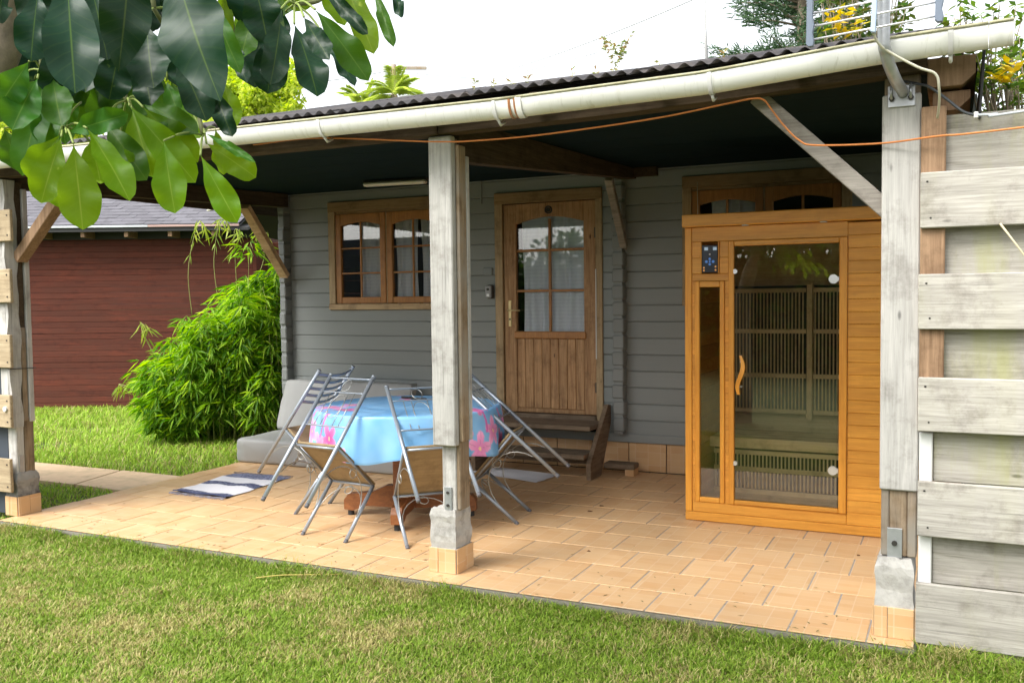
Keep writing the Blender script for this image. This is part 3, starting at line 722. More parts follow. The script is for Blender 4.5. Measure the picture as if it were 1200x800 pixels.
# ------------------------------------------------------------------ gutter
gut = thing('gutter', (-3, 4.1, 2.4), 'long cream white rain gutter stained green along the front roof edge', 'gutter')
GT = [(-6.6, 2.462), (-5.67, 2.46), (-3.65, 2.452), (-1.95, 2.443), (-.99, 2.458), (-.31, 2.505), (.185, 2.522)]
def gutter_seg(x0, x1, name='channel', r=.056):
    nx = max(2, int((x1-x0)/.12)); na = 14; v = []; f = []
    for i in range(nx+1):
        x = x0+(x1-x0)*i/nx; zt = lin(x, GT)
        prof = [(math.cos(math.pi+math.pi*k/na)*r, math.sin(math.pi+math.pi*k/na)*r*1.55) for k in range(na+1)]
        prof += [(a*.93, b_*.95+.0) for a, b_ in prof[::-1]]
        for a, b_ in prof: v.append((x, 4.10+a, zt+b_))
    m_ = 2*(na+1)
    for i in range(nx):
        for k in range(m_): f.append((i*m_+k, (i+1)*m_+k, (i+1)*m_+(k+1) % m_, i*m_+(k+1) % m_))
    for e in (0, nx*m_): f += [(e+k, e+k+1, e+m_-2-k, e+m_-1-k) for k in range(na)]
    o = mesh(name, v, f, GUT, gut, smooth=True)
    rim = [(x0+(x1-x0)*i/nx, 4.10-r, lin(x0+(x1-x0)*i/nx, GT)) for i in range(nx+1)]
    tube('rim', rim, .0065, RIM, o, 6)
    return o
gutter_seg(-6.55, -4.0); gutter_seg(-3.998, -1.905); gutter_seg(-1.90, .1); gutter_seg(.102, .185)
def gband(x, wd, r, mat, name, drop=0):
    na = 16; v = []; f = []
    for xx in (x, x+wd):
        zt = lin(xx, GT)
        for k in range(na+1):
            an = math.pi+math.pi*k/na; v.append((xx, 4.10+math.cos(an)*r, zt+math.sin(an)*r*1.55))
        for k in range(na+1):
            an = 2*math.pi-math.pi*k/na; v.append((xx, 4.10+math.cos(an)*(r-.003), zt+math.sin(an)*(r-.003)*1.55))
    m_ = 2*(na+1)
    for k in range(m_): f.append((k, m_+k, m_+(k+1) % m_, (k+1) % m_))
    for e in (0, m_): f += [(e+k, e+k+1, e+m_-2-k, e+m_-1-k) for k in range(na)]
    return mesh(name, v, f, mat, gut, smooth=True)
for x in (-5.2, -4.1, -3.07, -2.03, -.985, -.04):
    o = gband(x, .018, .0595, WHITEP, 'bracket')
    tube('bracket_arm', [(x+.009, 4.10, lin(x, GT)-.092), (x+.009, 4.125, lin(x, GT)-.11), (x+.009, 4.17, lin(x, GT)-.09)], .007, WHITEP, o, 6)
gband(-1.945, .012, .0585, RUST, 'joint_band'); gband(-1.905, .03, .0600, GUT, 'joint_sleeve'); gband(-1.915, .008, .0592, RUST, 'joint_band')
na = 16; v = [(.187, 4.10, lin(.187, GT))]+[(.187, 4.10+.058*math.cos(math.pi+math.pi*k/na), lin(.187, GT)+.058*1.55*math.sin(math.pi+math.pi*k/na)) for k in range(na+1)]
v += [(a+.003, b_, c) for a, b_, c in v]; k = na+2
mesh('end_cap', v, [(0, i+1, i) for i in range(1, na+1)]+[(k, k+i, k+i+1) for i in range(1, na+1)]+[(i, i+1, k+i+1, k+i) for i in range(1, na+1)], GUT, gut)

# ------------------------------------------------------------------ antenna on the right post
ant = thing('roof_antenna', (-.22, 4.2, 2.35), 'television antenna of thin rods on a bent steel pipe bolted to the right post', 'antenna')
tube('mast', spline([(-.212, 4.285, 2.335), (-.218, 4.20, 2.337), (-.235, 4.10, 2.36), (-.262, 4.015, 2.44), (-.270, 3.99, 2.56), (-.272, 3.985, 3.3)]), .0235, GALV, ant, 14)
bk = box('mounting_plate', -.272, -.165, 4.286, 4.2945, 2.275, 2.365, GALV, ant, .002)
for x in (-.256, -.181):
    tube('bolt', [(x, 4.30, 2.31), (x, 4.262, 2.31), (x, 4.255, 2.33), (x, 4.262, 2.36), (x, 4.29, 2.36)], .006, GALV, bk, 6)
    disc('nut', (x, 4.278, 2.31), .012, .012, 1, DARKM, bk, 6)
for zz in (2.515, 2.567, 2.618, 2.67): tube('rod', [(-.53, 3.925, zz-.008), (-.055, 3.925, zz+.024)], .0042, SILV, ant, 6)
BL = plain('blue_grey_plastic', (.13, .16, .21), .5)
for x, z0 in ((-.537, 2.478), (-.068, 2.512)):
    prism('end_plate', [(x-.017, z0+.01), (x-.008, z0), (x+.010, z0), (x+.014, z0+.02), (x+.008, z0+.05), (x+.014, z0+.08), (x+.008, z0+.12), (x+.014, z0+.32), (x-.012, z0+.32), (x-.016, z0+.05)], 1, 3.912, 3.936, BL, ant)
prism('end_plate', [(-.312, 2.505), (-.294, 2.500), (-.289, 2.60), (-.286, 2.85), (-.302, 2.85), (-.308, 2.6)], 1, 3.905, 3.930, plain('pale_blue_plastic', (.36, .45, .58), .4), ant)
wc = tube('antenna_cable', spline([(-.306, 3.92, 2.52), (-.29, 3.955, 2.475), (-.25, 3.99, 2.44), (-.147, 4.02, 2.375), (-.083, 4.04, 2.345), (-.070, 4.07, 2.29), (-.072, 4.15, 2.235), (-.078, 4.22, 2.205)]), .0055, CABLEW, None, 6)
tag(wc, 'stiff cream cable bending down from antenna over the gutter', 'cable')
bc = tube('supply_cable', spline([(-.21, 4.31, 2.385), (-.15, 4.25, 2.355), (-.105, 4.22, 2.33), (-.042, 4.22, 2.275), (.015, 4.22, 2.222), (.06, 4.22, 2.203)]), .006, CABLEB, None, 6)
tag(bc, 'black cable sagging from the top of the right post', 'cable')
gc = tube('supply_cable', spline([(.06, 4.22, 2.203), (.14, 4.20, 2.197), (.3, 4.17, 2.20), (2.2, 3.9, 2.32)]), .006, CABLEG, None, 6)
tag(gc, 'pale grey cable stretched along the fence top at the right edge', 'cable')
cl = box('cable_connector', .055, .072, 4.212, 4.228, 2.190, 2.216, WHITEP, gc, .003)
oc = tube('extension_cable', spline([(-3.6, 4.16, 2.37), (-3.156, 4.17, 2.372), (-2.457, 4.20, 2.300), (-2.162, 4.20, 2.283), (-1.791, 4.20, 2.284), (-1.28, 4.22, 2.312), (-.95, 4.23, 2.348), (-.83, 4.24, 2.362), (-.78, 4.245, 2.352), (-.745, 4.25, 2.305), (-.695, 4.25, 2.235), (-.63, 4.255, 2.165), (-.56, 4.26, 2.138), (-.29, 4.275, 2.127), (-.07, 4.20, 2.128), (.23, 4.17, 2.132), (2, 4.0, 2.2)]), .0043, CABLEO, None, 6)
tag(oc, 'orange cable strung under the gutter and past the posts', 'cable')

# ------------------------------------------------------------------ fences
fence = thing('plank_fence', (.6, 4.3, 0), 'tall fence of staggered weathered planks right of the sauna', 'fence')
XR = 2.6
for (z0, z1) in ((1.76, 1.99), (1.34, 1.57), (.91, 1.137), (.464, .697), (.005, .263)):
    box('plank', -.142+random.uniform(-.003, .003), XR, 4.237, 4.262, z0, z1, W_FENCE, fence, .004, tilt=(0, random.uniform(-.002, .002), 0))
for (z0, z1) in ((1.985, 2.228), (1.555, 1.785), (1.12, 1.352), (.69, .93), (.25, .48)):
    box('plank', -.084, XR, 4.310, 4.335, z0, z1, W_FENCEB, fence, .004)
box('fence_post', -.140, -.045, 4.264, 4.309, .91, 2.262, W_STUD, fence, .005)
box('fence_post', 1.3, 1.39, 4.264, 4.309, 0, 2.22, W_STUD, fence, .005)
box('fence_post', 2.5, 2.59, 4.264, 4.309, 0, 2.22, W_STUD, fence, .005)
v, f = [], []
nails = [tubegeo([(x, 4.2355, z), (x, 4.238, z)], .004, 6) for x in (-.115, -.113) for z in (1.95, 1.80, 1.53, 1.38, 1.10, .95, .66, .50)][::2]+[tubegeo([(-.1, 4.2355, z), (-.1, 4.238, z)], .0045, 6) for z in (1.80, 1.385, .95, .505)]
for q in nails: mesh('nail', *q, DARKM, fence)
wp = box('white_trim', -.137, -.085, 4.28, 4.305, .20, .9, WHITEP, None, .004)
tag(wp, 'narrow upright white plastic strip between the right post and fence planks', 'trim')
lf = thing('plank_fence', (-7.2, 4.3, 0), 'plank fence with dark backing left of the left porch post', 'fence')
for (z0, z1) in ((1.915, 2.13), (1.495, 1.725), (1.045, 1.275), (.63, .856), (.175, .41)):
    x1 = -5.81-.055*(2.1-z0)
    box('plank', -8.4, x1, 4.262, 4.287, z0, z1, W_TAN, lf, .004)
    for z in (z0+.04, z1-.04): mesh('nail', *tubegeo([(x1-.03, 4.259, z), (x1-.03, 4.264, z)], .006, 8), DARKM, lf)
box('backing_sheet', -8.4, -6.04, 4.345, 4.358, 0, 2.3, TARP, lf, .002)
for x in (-7.1, -8.3): box('fence_post', x, x+.09, 4.32, 4.41, 0, 2.3, W_STUD, lf, .004)
disc('knob', (-5.935, 4.256, .76), .018, .012, 1, WHITEP, lf)

# ------------------------------------------------------------------ sauna
sa = thing('sauna_cabin', (-.94, 6.6, 0), 'orange cedar infrared sauna cabin with tinted glass door', 'sauna')
X0, X1, Y0, Y1 = -1.612, -.268, 6.01, 7.2
box('base_plinth', X0, X1, Y0-.006, Y1, .003, .06, W_SAUNA, sa, .004)
for zz in np.arange(.061, 1.92, .0775):
    z1 = min(zz+.0765, 1.928)
    box('board', -.600, X1-.002, Y0+.004, Y0+.028, zz, z1, W_SAUNA, sa, .003)                # right of the door
box('corner_trim', X0, X0+.045, Y0-.004, Y0+.03, .061, 1.928, W_SAUNAV, sa, .004)
# boards round slit window and control panel
zz = 1.60
for (z0, z1) in ((1.835, 1.928),): box('board', X0+.046, -.601, Y0+.003, Y0+.028, z0, z1, W_SAUNA, sa, .003)
box('board', X0+.046, -.601, Y0+.003, Y0+.028, .061, .128, W_SAUNA, sa, .003)
box('board', X0+.046, -1.325, Y0+.004, Y0+.028, 1.58, 1.626, W_SAUNA, sa, .003)
for z0, z1 in ((1.627, 1.73), (1.731, 1.834)):
    box('board', X0+.046, -1.506, Y0+.004, Y0+.028, z0, z1, W_SAUNA, sa, .003)
    box('board', -1.386, -1.325, Y0+.004, Y0+.028, z0, z1, W_SAUNA, sa, .003)
for i in range(18):
    z0 = .129+i*.0806
    box('board', X0+.046, -1.547, Y0+.004, Y0+.028, z0, z0+.0796, W_SAUNA, sa, .002)
    box('board', -1.351, -1.325, Y0+.004, Y0+.028, z0, z0+.0796, W_SAUNA, sa, .002)
# slit window
sw = box('side_window', -1.546, -1.516, Y0-.008, Y0+.026, .129, 1.579, W_SAUNAV, sa, .004)
box('frame', -1.382, -1.352, Y0-.008, Y0+.026, .129, 1.579, W_SAUNAV, sw, .004)
box('frame', -1.5155, -1.3825, Y0-.007, Y0+.026, 1.540, 1.578, W_SAUNA, sw, .004)
box('frame', -1.5155, -1.3825, Y0-.007, Y0+.026, .130, .162, W_SAUNA, sw, .004)
box('pane', -1.518, -1.380, Y0+.012, Y0+.018, .16, 1.541, SGLASS, sw, 0)
# door surround and glass door
ds = box('door_surround', -1.324, -1.290, Y0-.012, Y0+.03, .129, 1.834, W_SAUNAV, sa, .005)
box('frame', -.648, -.602, Y0-.012, Y0+.03, .129, 1.834, W_SAUNAV, ds, .005)
box('frame', -1.2895, -.6485, Y0-.011, Y0+.03, 1.800, 1.833, W_SAUNA, ds, .005)
box('frame', -1.2895, -.6485, Y0-.011, Y0+.03, .130, .160, W_SAUNA, ds, .005)
gd = box('glass_door', -1.286, -.655, Y0-.002, Y0+.006, .165, 1.795, SGLASS, sa, .001)
for (x, zz) in ((-.682, 1.578), (-.682, .395)):
    o = disc('hinge', (x, Y0-.008, zz), .028, .012, 1, SILV, gd, 20); box('hinge_leaf', x+.0, x+.034, Y0-.013, Y0-.003, zz-.016, zz+.016, SILV, gd, .003)
for zz in (1.638, .40): disc('catch', (-1.284, Y0-.004, zz), .015, .012, 1, SILV, gd, 16)
hp = []
for i in range(13):
    t = i/12; xx = -1.243+.018*math.sin(t*2*math.pi*.9)+.0*t; hp.append((xx, Y0-.035-.01*math.sin(math.pi*t), 1.10-.25*t))
v, f = [], []
for i, (x, y, z) in enumerate(hp):
    wdt = .008+.007*math.sin(math.pi*i/12); v += [(x-wdt, y-.008, z), (x+wdt, y-.008, z), (x+wdt, y+.01, z), (x-wdt, y+.01, z)]
for i in range(12):
    a = 4*i
    for j in range(4): f.append((a+j, a+(j+1) % 4, a+4+(j+1) % 4, a+4+j))
f += [(0, 1, 2, 3), (51, 50, 49, 48)]
hd = mesh('door_handle', v, f, W_SAUNAV, gd, smooth=False)
for zz in (1.06, .90): disc('standoff', (-1.243, Y0-.014, zz), .006, .03, 1, SILV, hd, 8)
# control panel with its buttons
PANEL = plain('control_panel_black', (.012, .016, .03), .25, var=.1)
cpn = box('control_panel', -1.499, -1.393, Y0-.006, Y0+.006, 1.634, 1.812, PANEL, sa, .004)
tf = box('panel_trim', -1.505, -1.4995, Y0-.008, Y0+.02, 1.628, 1.832, W_SAUNAV, cpn, .001); box('panel_trim', -1.3925, -1.387, Y0-.008, Y0+.02, 1.628, 1.832, W_SAUNAV, cpn, .001)
def lit(name, c, s):
    m, n, b, out = M(name); b.inputs['Base Color'].default_value = (*c, 1); b.inputs['Emission Color'].default_value = (*c, 1); b.inputs['Emission Strength'].default_value = s; b.inputs['Roughness'].default_value = .3; return m
LB = lit('blue_key', (.03, .10, .30), .35); LD = lit('display', (.25, .32, .40), .25); LO = lit('amber_key', (.45, .20, .05), .3); LW = plain('pale_key', (.45, .45, .5), .3)
for x in (-1.481, -1.425): box('display', x, x+.024, Y0-.0075, Y0-.0062, 1.778, 1.798, LD, cpn, .0005)
for (x, z, mm, r) in ((-1.446, 1.752, LW, .006), (-1.446, 1.722, LB, .008), (-1.446, 1.688, LB, .008), (-1.468, 1.705, LB, .009), (-1.424, 1.705, LB, .009), (-1.446, 1.705, LB, .006), (-1.484, 1.666, LO, .006), (-1.408, 1.672, LO, .006), (-1.484, 1.648, LO, .006), (-1.408, 1.650, LO, .006)):
    disc('button', (x, Y0-.0072, z), r, .002, 1, mm, cpn, 10)
# top fascia, roof, walls
box('roof_fascia', X0-.012, X1+.012, Y0-.032, Y0+.03, 1.931, 2.012, W_SAUNA, sa, .006)
box('roof_board', X0-.012, X1+.012, Y0+.031, Y1, 1.95, 2.005, W_SAUNA, sa, .004)
for x in (-1.217, -.741): disc('downlight', (x, Y0-.012, 1.929), .022, .006, 2, WHITEP, sa, 16)
for zz in np.arange(.061, 1.92, .098):
    z1 = min(zz+.0965, 1.928)
    box('board', X0, X0+.025, Y0+.031, Y1, zz, z1, W_SAUNA, sa, .002); box('board', X1-.025, X1, Y0+.031, Y1, zz, z1, W_SAUNA, sa, .002)
box('back_panel', X0+.026, X1-.026, Y1-.02, Y1, .061, 1.928, W_SLATH, sa, 0)
box('inner_floor', X0+.026, X1-.026, Y0+.03, Y1-.021, .062, .085, W_SLATH, sa, 0)
# heater grilles on the back wall and below the bench
def grille(xa, xb, y, z0, z1, rails, name='heater_grille'):
    g_ = box(name, xa, xb, y+.03, y+.034, z0, z1, INSIDE, sa, 0)
    k = int((xb-xa)/.0255)
    for i in range(k):
        x = xa+.008+i*.0255; box('slat', x, x+.010, y+.004, y+.014, z0+.03, z1-.03, W_SLAT, g_, .0015)
    for zz in rails: box('rail', xa, xb, y-.004, y+.003, zz-.016, zz+.016, W_SLATH, g_, .002)
    return g_
grille(X0+.05, -.99, 7.05, .60, 1.55, (1.515, 1.214, .885, .62))
grille(-.94, X1-.04, 7.05, .60, 1.55, (1.515, 1.214, .885, .62))
box('bench_stile', -.985, -.945, 7.04, 7.06, .56, 1.56, W_SLAT, sa, .002)
for i in range(4): box('bench_slat', X0+.03, X1-.03, 6.58+i*.115, 6.58+i*.115+.105, .455, .48, W_SLATH, sa, .003)
box('bench_slat', X0+.03, X1-.03, 6.555, 6.578, .41, .482, W_SLATH, sa, .003)
grille(X0+.05, X1-.05, 6.6, .09, .40, (.375, .257, .10))

# ------------------------------------------------------------------ steps
st_ = thing('door_steps', (-3.2, 7.25, 0), 'weathered brown wooden steps leading up to the cabin door', 'steps')
box('tread', -3.70, -2.690, 7.07, 7.44, .386, .425, W_STEP, st_, .005)
box('tread', -3.70, -2.690, 6.93, 7.20, .172, .212, W_STEP, st_, .005)
for (x0, x1) in ((-2.688, -2.648), (-3.742, -3.702)):
    prism('side_board', [(6.98, .002), (7.22, .002), (7.47, .42), (7.47, .565), (7.40, .57), (6.97, .14)], 0, x0, x1, W_STEPV, st_)
box('base_timber', -2.646, -2.38, 7.26, 7.40, .055, .10, W_STEP, st_, .008)
box('base_timber', -2.46, -2.385, 7.27, 7.40, .002, .0545, TILEV, st_, .002)
box('base_timber', -3.70, -2.69, 7.22, 7.30, .085, .125, W_STEP, st_, .006)

# ------------------------------------------------------------------ ceiling lamp
la = thing('ceiling_lamp', (-4.35, 6.8, 2.5), 'slim unlit fluorescent batten lamp on the dark ceiling', 'lamp')
beam('housing', (-4.66, 6.80, 2.500), (-4.06, 6.87, 2.500), .065, .018, DARKM, la, bev=.003)
beam('diffuser', (-4.65, 6.78, 2.475), (-4.07, 6.85, 2.475), .075, .032, LAMPW, la, bev=.012)

# ------------------------------------------------------------------ grey lounge seat
def cushion(name, x0, x1, y0, y1, z0, z1, parent, crown=.02, tiltf=None, seed=1):
    bm = bmesh.new(); bmesh.ops.create_cube(bm, size=1); bmesh.ops.subdivide_edges(bm, edges=bm.edges[:], cuts=15, use_grid_fill=True)
    r_ = random.Random(seed); ph = [r_.uniform(0, 6) for _ in range(6)]
    for q in bm.verts:
        a, b_, c = q.co.x*2, q.co.y*2, q.co.z*2
        # round the edges
        def rd(t): return math.copysign(1-(1-abs(t))*1.0, t)
        k = (abs(a) > .98)+(abs(b_) > .98)+(abs(c) > .98)
        sh = .985 if k == 2 else (.965 if k == 3 else 1)
        bulge = crown*(1-a*a)*(1-b_*b_)
        wr = .003*math.sin(9*a+ph[0]+3*c)+.003*math.sin(17*a+5*b_+ph[1])+.002*math.sin(31*a+ph[2]+8*c)
        x = (x0+x1)/2+a*(x1-x0)/2*sh; y = (y0+y1)/2+b_*(y1-y0)/2*sh; z = (z0+z1)/2+c*(z1-z0)/2*(sh if c > 0 else 1)
        if c > .98: z += bulge+wr
        if b_ < -.98: y -= .015*(1-c*c)+wr*1.6
        if tiltf: x, y, z = tiltf(x, y, z)
        q.co = Vector((x, y, z))
    bm.verts.index_update(); v = [tuple(q.co) for q in bm.verts]; f = [tuple(q.index for q in p.verts) for p in bm.faces]; bm.free()
    o = mesh(name, v, f, VINYL, parent, smooth=True)
    return o
lo = thing('lounge_seat', (-5.1, 7, 0), 'low grey vinyl lounge seat with leaning back cushion against the cabin wall', 'lounge seat')
cushion('seat_cushion', -5.985, -4.12, 6.58, 7.42, .004, .215, lo, .05)
def lean(x, y, z):
    t = (z-.2)/.55; return x-.0, y+.2*t+0*x, z
cushion('back_cushion', -5.95, -4.5, 7.08, 7.19, .24, .70, lo, 0, lean, 2)

# ------------------------------------------------------------------ table, cloth
TX, TY, TR = -3.38, 5.41, .63
tb = thing('pedestal_table', (TX, TY, 0), 'round wooden pedestal table under the blue flowered cloth', 'table')
v, f = tubegeo([(TX, TY, .725), (TX, TY, .755)], TR-.01, 40); mesh('table_top', v, f, W_TABLE, tb)
box('pedestal', TX-.09, TX+.09, TY-.09, TY+.09, .14, .724, W_TABLE, tb, .012)
for an in (20, 110, 200, 290):
    a = math.radians(an); c_, s_ = math.cos(a), math.sin(a)
    prof = [(.0, .06), (.0, .22), (.16, .21), (.26, .165), (.43, .15), (.46, .11), (.46, .045), (.40, .035), (.30, .07), (.12, .06)]
    v = []; 
    for t in (-.035, .035): v += [(TX+p_*c_-t*s_, TY+p_*s_+t*c_, z_) for p_, z_ in prof]
    k = len(prof); o = mesh('foot', v, [tuple(range(k))[::-1], tuple(range(k, 2*k))]+[(i, (i+1) % k, k+(i+1) % k, k+i) for i in range(k)], W_TABLE, tb)
    disc('glide', (TX+.42*c_, TY+.42*s_, .018), .022, .034, 2, BLACKR, o, 10)
# cloth: round top, folded skirt; printed flowers as colours on a fine mesh
na, nr, nsk = 640, 26, 34
A = np.linspace(0, 2*np.pi, na, endpoint=False); V = []; UV = []
fold = np.zeros(na)
r_ = np.random.default_rng(3)
for k, am in ((8, .75), (13, .38), (21, .16)): fold += am*(2/np.pi)*np.arcsin(.96*np.cos(k*A+r_.uniform(0, 6)))
fold /= 1.0
Vt = np.zeros((na, nr+nsk, 3)); U = np.zeros((na, nr+nsk, 2))
drop = .275+.012*np.cos(4*A+.5)+.010*np.cos(9*A)
for j in range(nr+nsk):
    if j < nr:
        rr_ = TR*(j/(nr-1)); s_ = np.full(na, rr_); zz = np.full(na, .760)+.0015*np.sin(rr_*40+3*A); R_ = np.full(na, rr_)
    else:
        t = (j-nr+1)/nsk; s_ = TR+drop*t; R_ = TR+.006+ (.012+.030*fold)*t**.8 + .012*np.sin(t*2)
        zz = .760-drop*t-.006*(1-math.exp(-t*20))
        R_ = R_ - .004*math.exp(-t*14)
    zz = zz+(.0025*(np.exp(-(((R_*np.cos(A)+.9) % .31-.155)/.008)**2)+np.exp(-(((R_*np.sin(A)+.9) % .31-.155)/.008)**2)) if j < nr else 0)
    Vt[:, j] = np.stack([TX+R_*np.cos(A), TY+R_*np.sin(A), zz], 1); U[:, j] = np.stack([s_*np.cos(A), s_*np.sin(A)], 1)
V = Vt.reshape(-1, 3); U = U.reshape(-1, 2)
I = np.arange(na)[:, None]; J = np.arange(nr+nsk-1)[None]; a = I*(nr+nsk)+J; b2 = ((I+1) % na)*(nr+nsk)+J
F = np.stack([a, b2, b2+1, a+1], -1).reshape(-1, 4)
base = np.array([.12, .36, .70]); pale = np.array([.26, .50, .76])
nz = vnoise(U[:, 0]*7+20, U[:, 1]*7+20, 5)*.6+vnoise(U[:, 0]*19+20, U[:, 1]*19+20, 6)*.4
col = base[None]*(1-nz[:, None])+pale[None]*nz[:, None]
ang = np.arctan2(U[:, 1], U[:, 0]); rad = np.hypot(U[:, 0], U[:, 1])
fl = []
for (deg, rr_, size, tone) in [(250, .78, .10, 0), (238, .86, .12, 1), (226, .76, .10, 1), (214, .84, .11, 0), (203, .72, .10, 1), (195, .86, .09, 0), (262, .88, .075, 1), (215, .52, .11, 1), (235, .45, .09, 0), (180, .80, .10, 1), (200, .40, .08, 1), (165, .7, .1, 0),
                               (322, .84, .12, 1), (334, .74, .10, 0), (345, .86, .12, 1), (357, .76, .10, 1), (10, .86, .11, 0), (330, .60, .09, 1), (350, .56, .10, 0), (25, .72, .1, 1), (100, .8, .11, 0), (130, .7, .1, 1), (60, .8, .1, 1), (70, .5, .1, 0), (120, .4, .09, 1)]:
    c0, s0 = rr_*math.cos(math.radians(deg)), rr_*math.sin(math.radians(deg)); dx, dy = U[:, 0]-c0, U[:, 1]-s0
    d = np.hypot(dx, dy); th = np.arctan2(dy, dx); pet = size*(.42+.55*np.abs(np.cos(2.5*th+deg)))
    m_ = d < pet; q = np.clip(d/size, 0, 1)[:, None]
    pc = (np.array([.72, .10, .38]) if tone == 0 else np.array([.80, .25, .55]))*(.75+.25*q)+np.array([.12, .25, .18])*(q**2)*.8
    pc = np.where((np.abs(np.sin(2.5*th+deg)) < .12)[:, None], pc*.8, pc)
    col = np.where(m_[:, None], pc, col); col = np.where((d < size*.10)[:, None], np.array([.75, .55, .25]), col)
for (deg, rr_, L_) in [(243, .70, .2), (208, .62, .22), (328, .72, .2), (351, .66, .2), (229, .62, .18), (15, .7, .2)]:        # stems and streaks
    c0, s0 = rr_*math.cos(math.radians(deg)), rr_*math.sin(math.radians(deg)); t_ = math.radians(deg*3); dx, dy = U[:, 0]-c0, U[:, 1]-s0
    al = dx*math.cos(t_)+dy*math.sin(t_); ac = -dx*math.sin(t_)+dy*math.cos(t_)
    m_ = (np.abs(al) < L_/2) & (np.abs(ac-.03*np.sin(al*20)) < .010); col = np.where(m_[:, None], np.array([.62, .14, .45]), col)
m, n, b, out = M('blue_flowered_oilcloth')
vc = N(n, 'VertexColor', layer_name='Col'); n.links.new(vc.outputs[0], b.inputs['Base Color']); b.inputs['Roughness'].default_value = .38; b.inputs['Specular IOR Level'].default_value = .5
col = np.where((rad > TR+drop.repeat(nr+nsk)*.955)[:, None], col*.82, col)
o = npmesh('tablecloth', V, F, m, smooth=True, attr=np.concatenate([col, np.ones((len(col), 1))], 1))
tag(o, 'shiny blue tablecloth with pink flowers draped over the round table', 'tablecloth')
ml = tag(box('lighter', -3.66, -3.56, 5.745, 5.77, .7625, .775, BLACKR, None, .005), 'small black object lying near the middle of the tablecloth', 'small object')
ml = tag(box('pen_case', -3.55, -3.42, 5.70, 5.725, .7625, .776, DARKM, None, .005), 'thin dark grey object on the tablecloth beside the black one', 'small object')

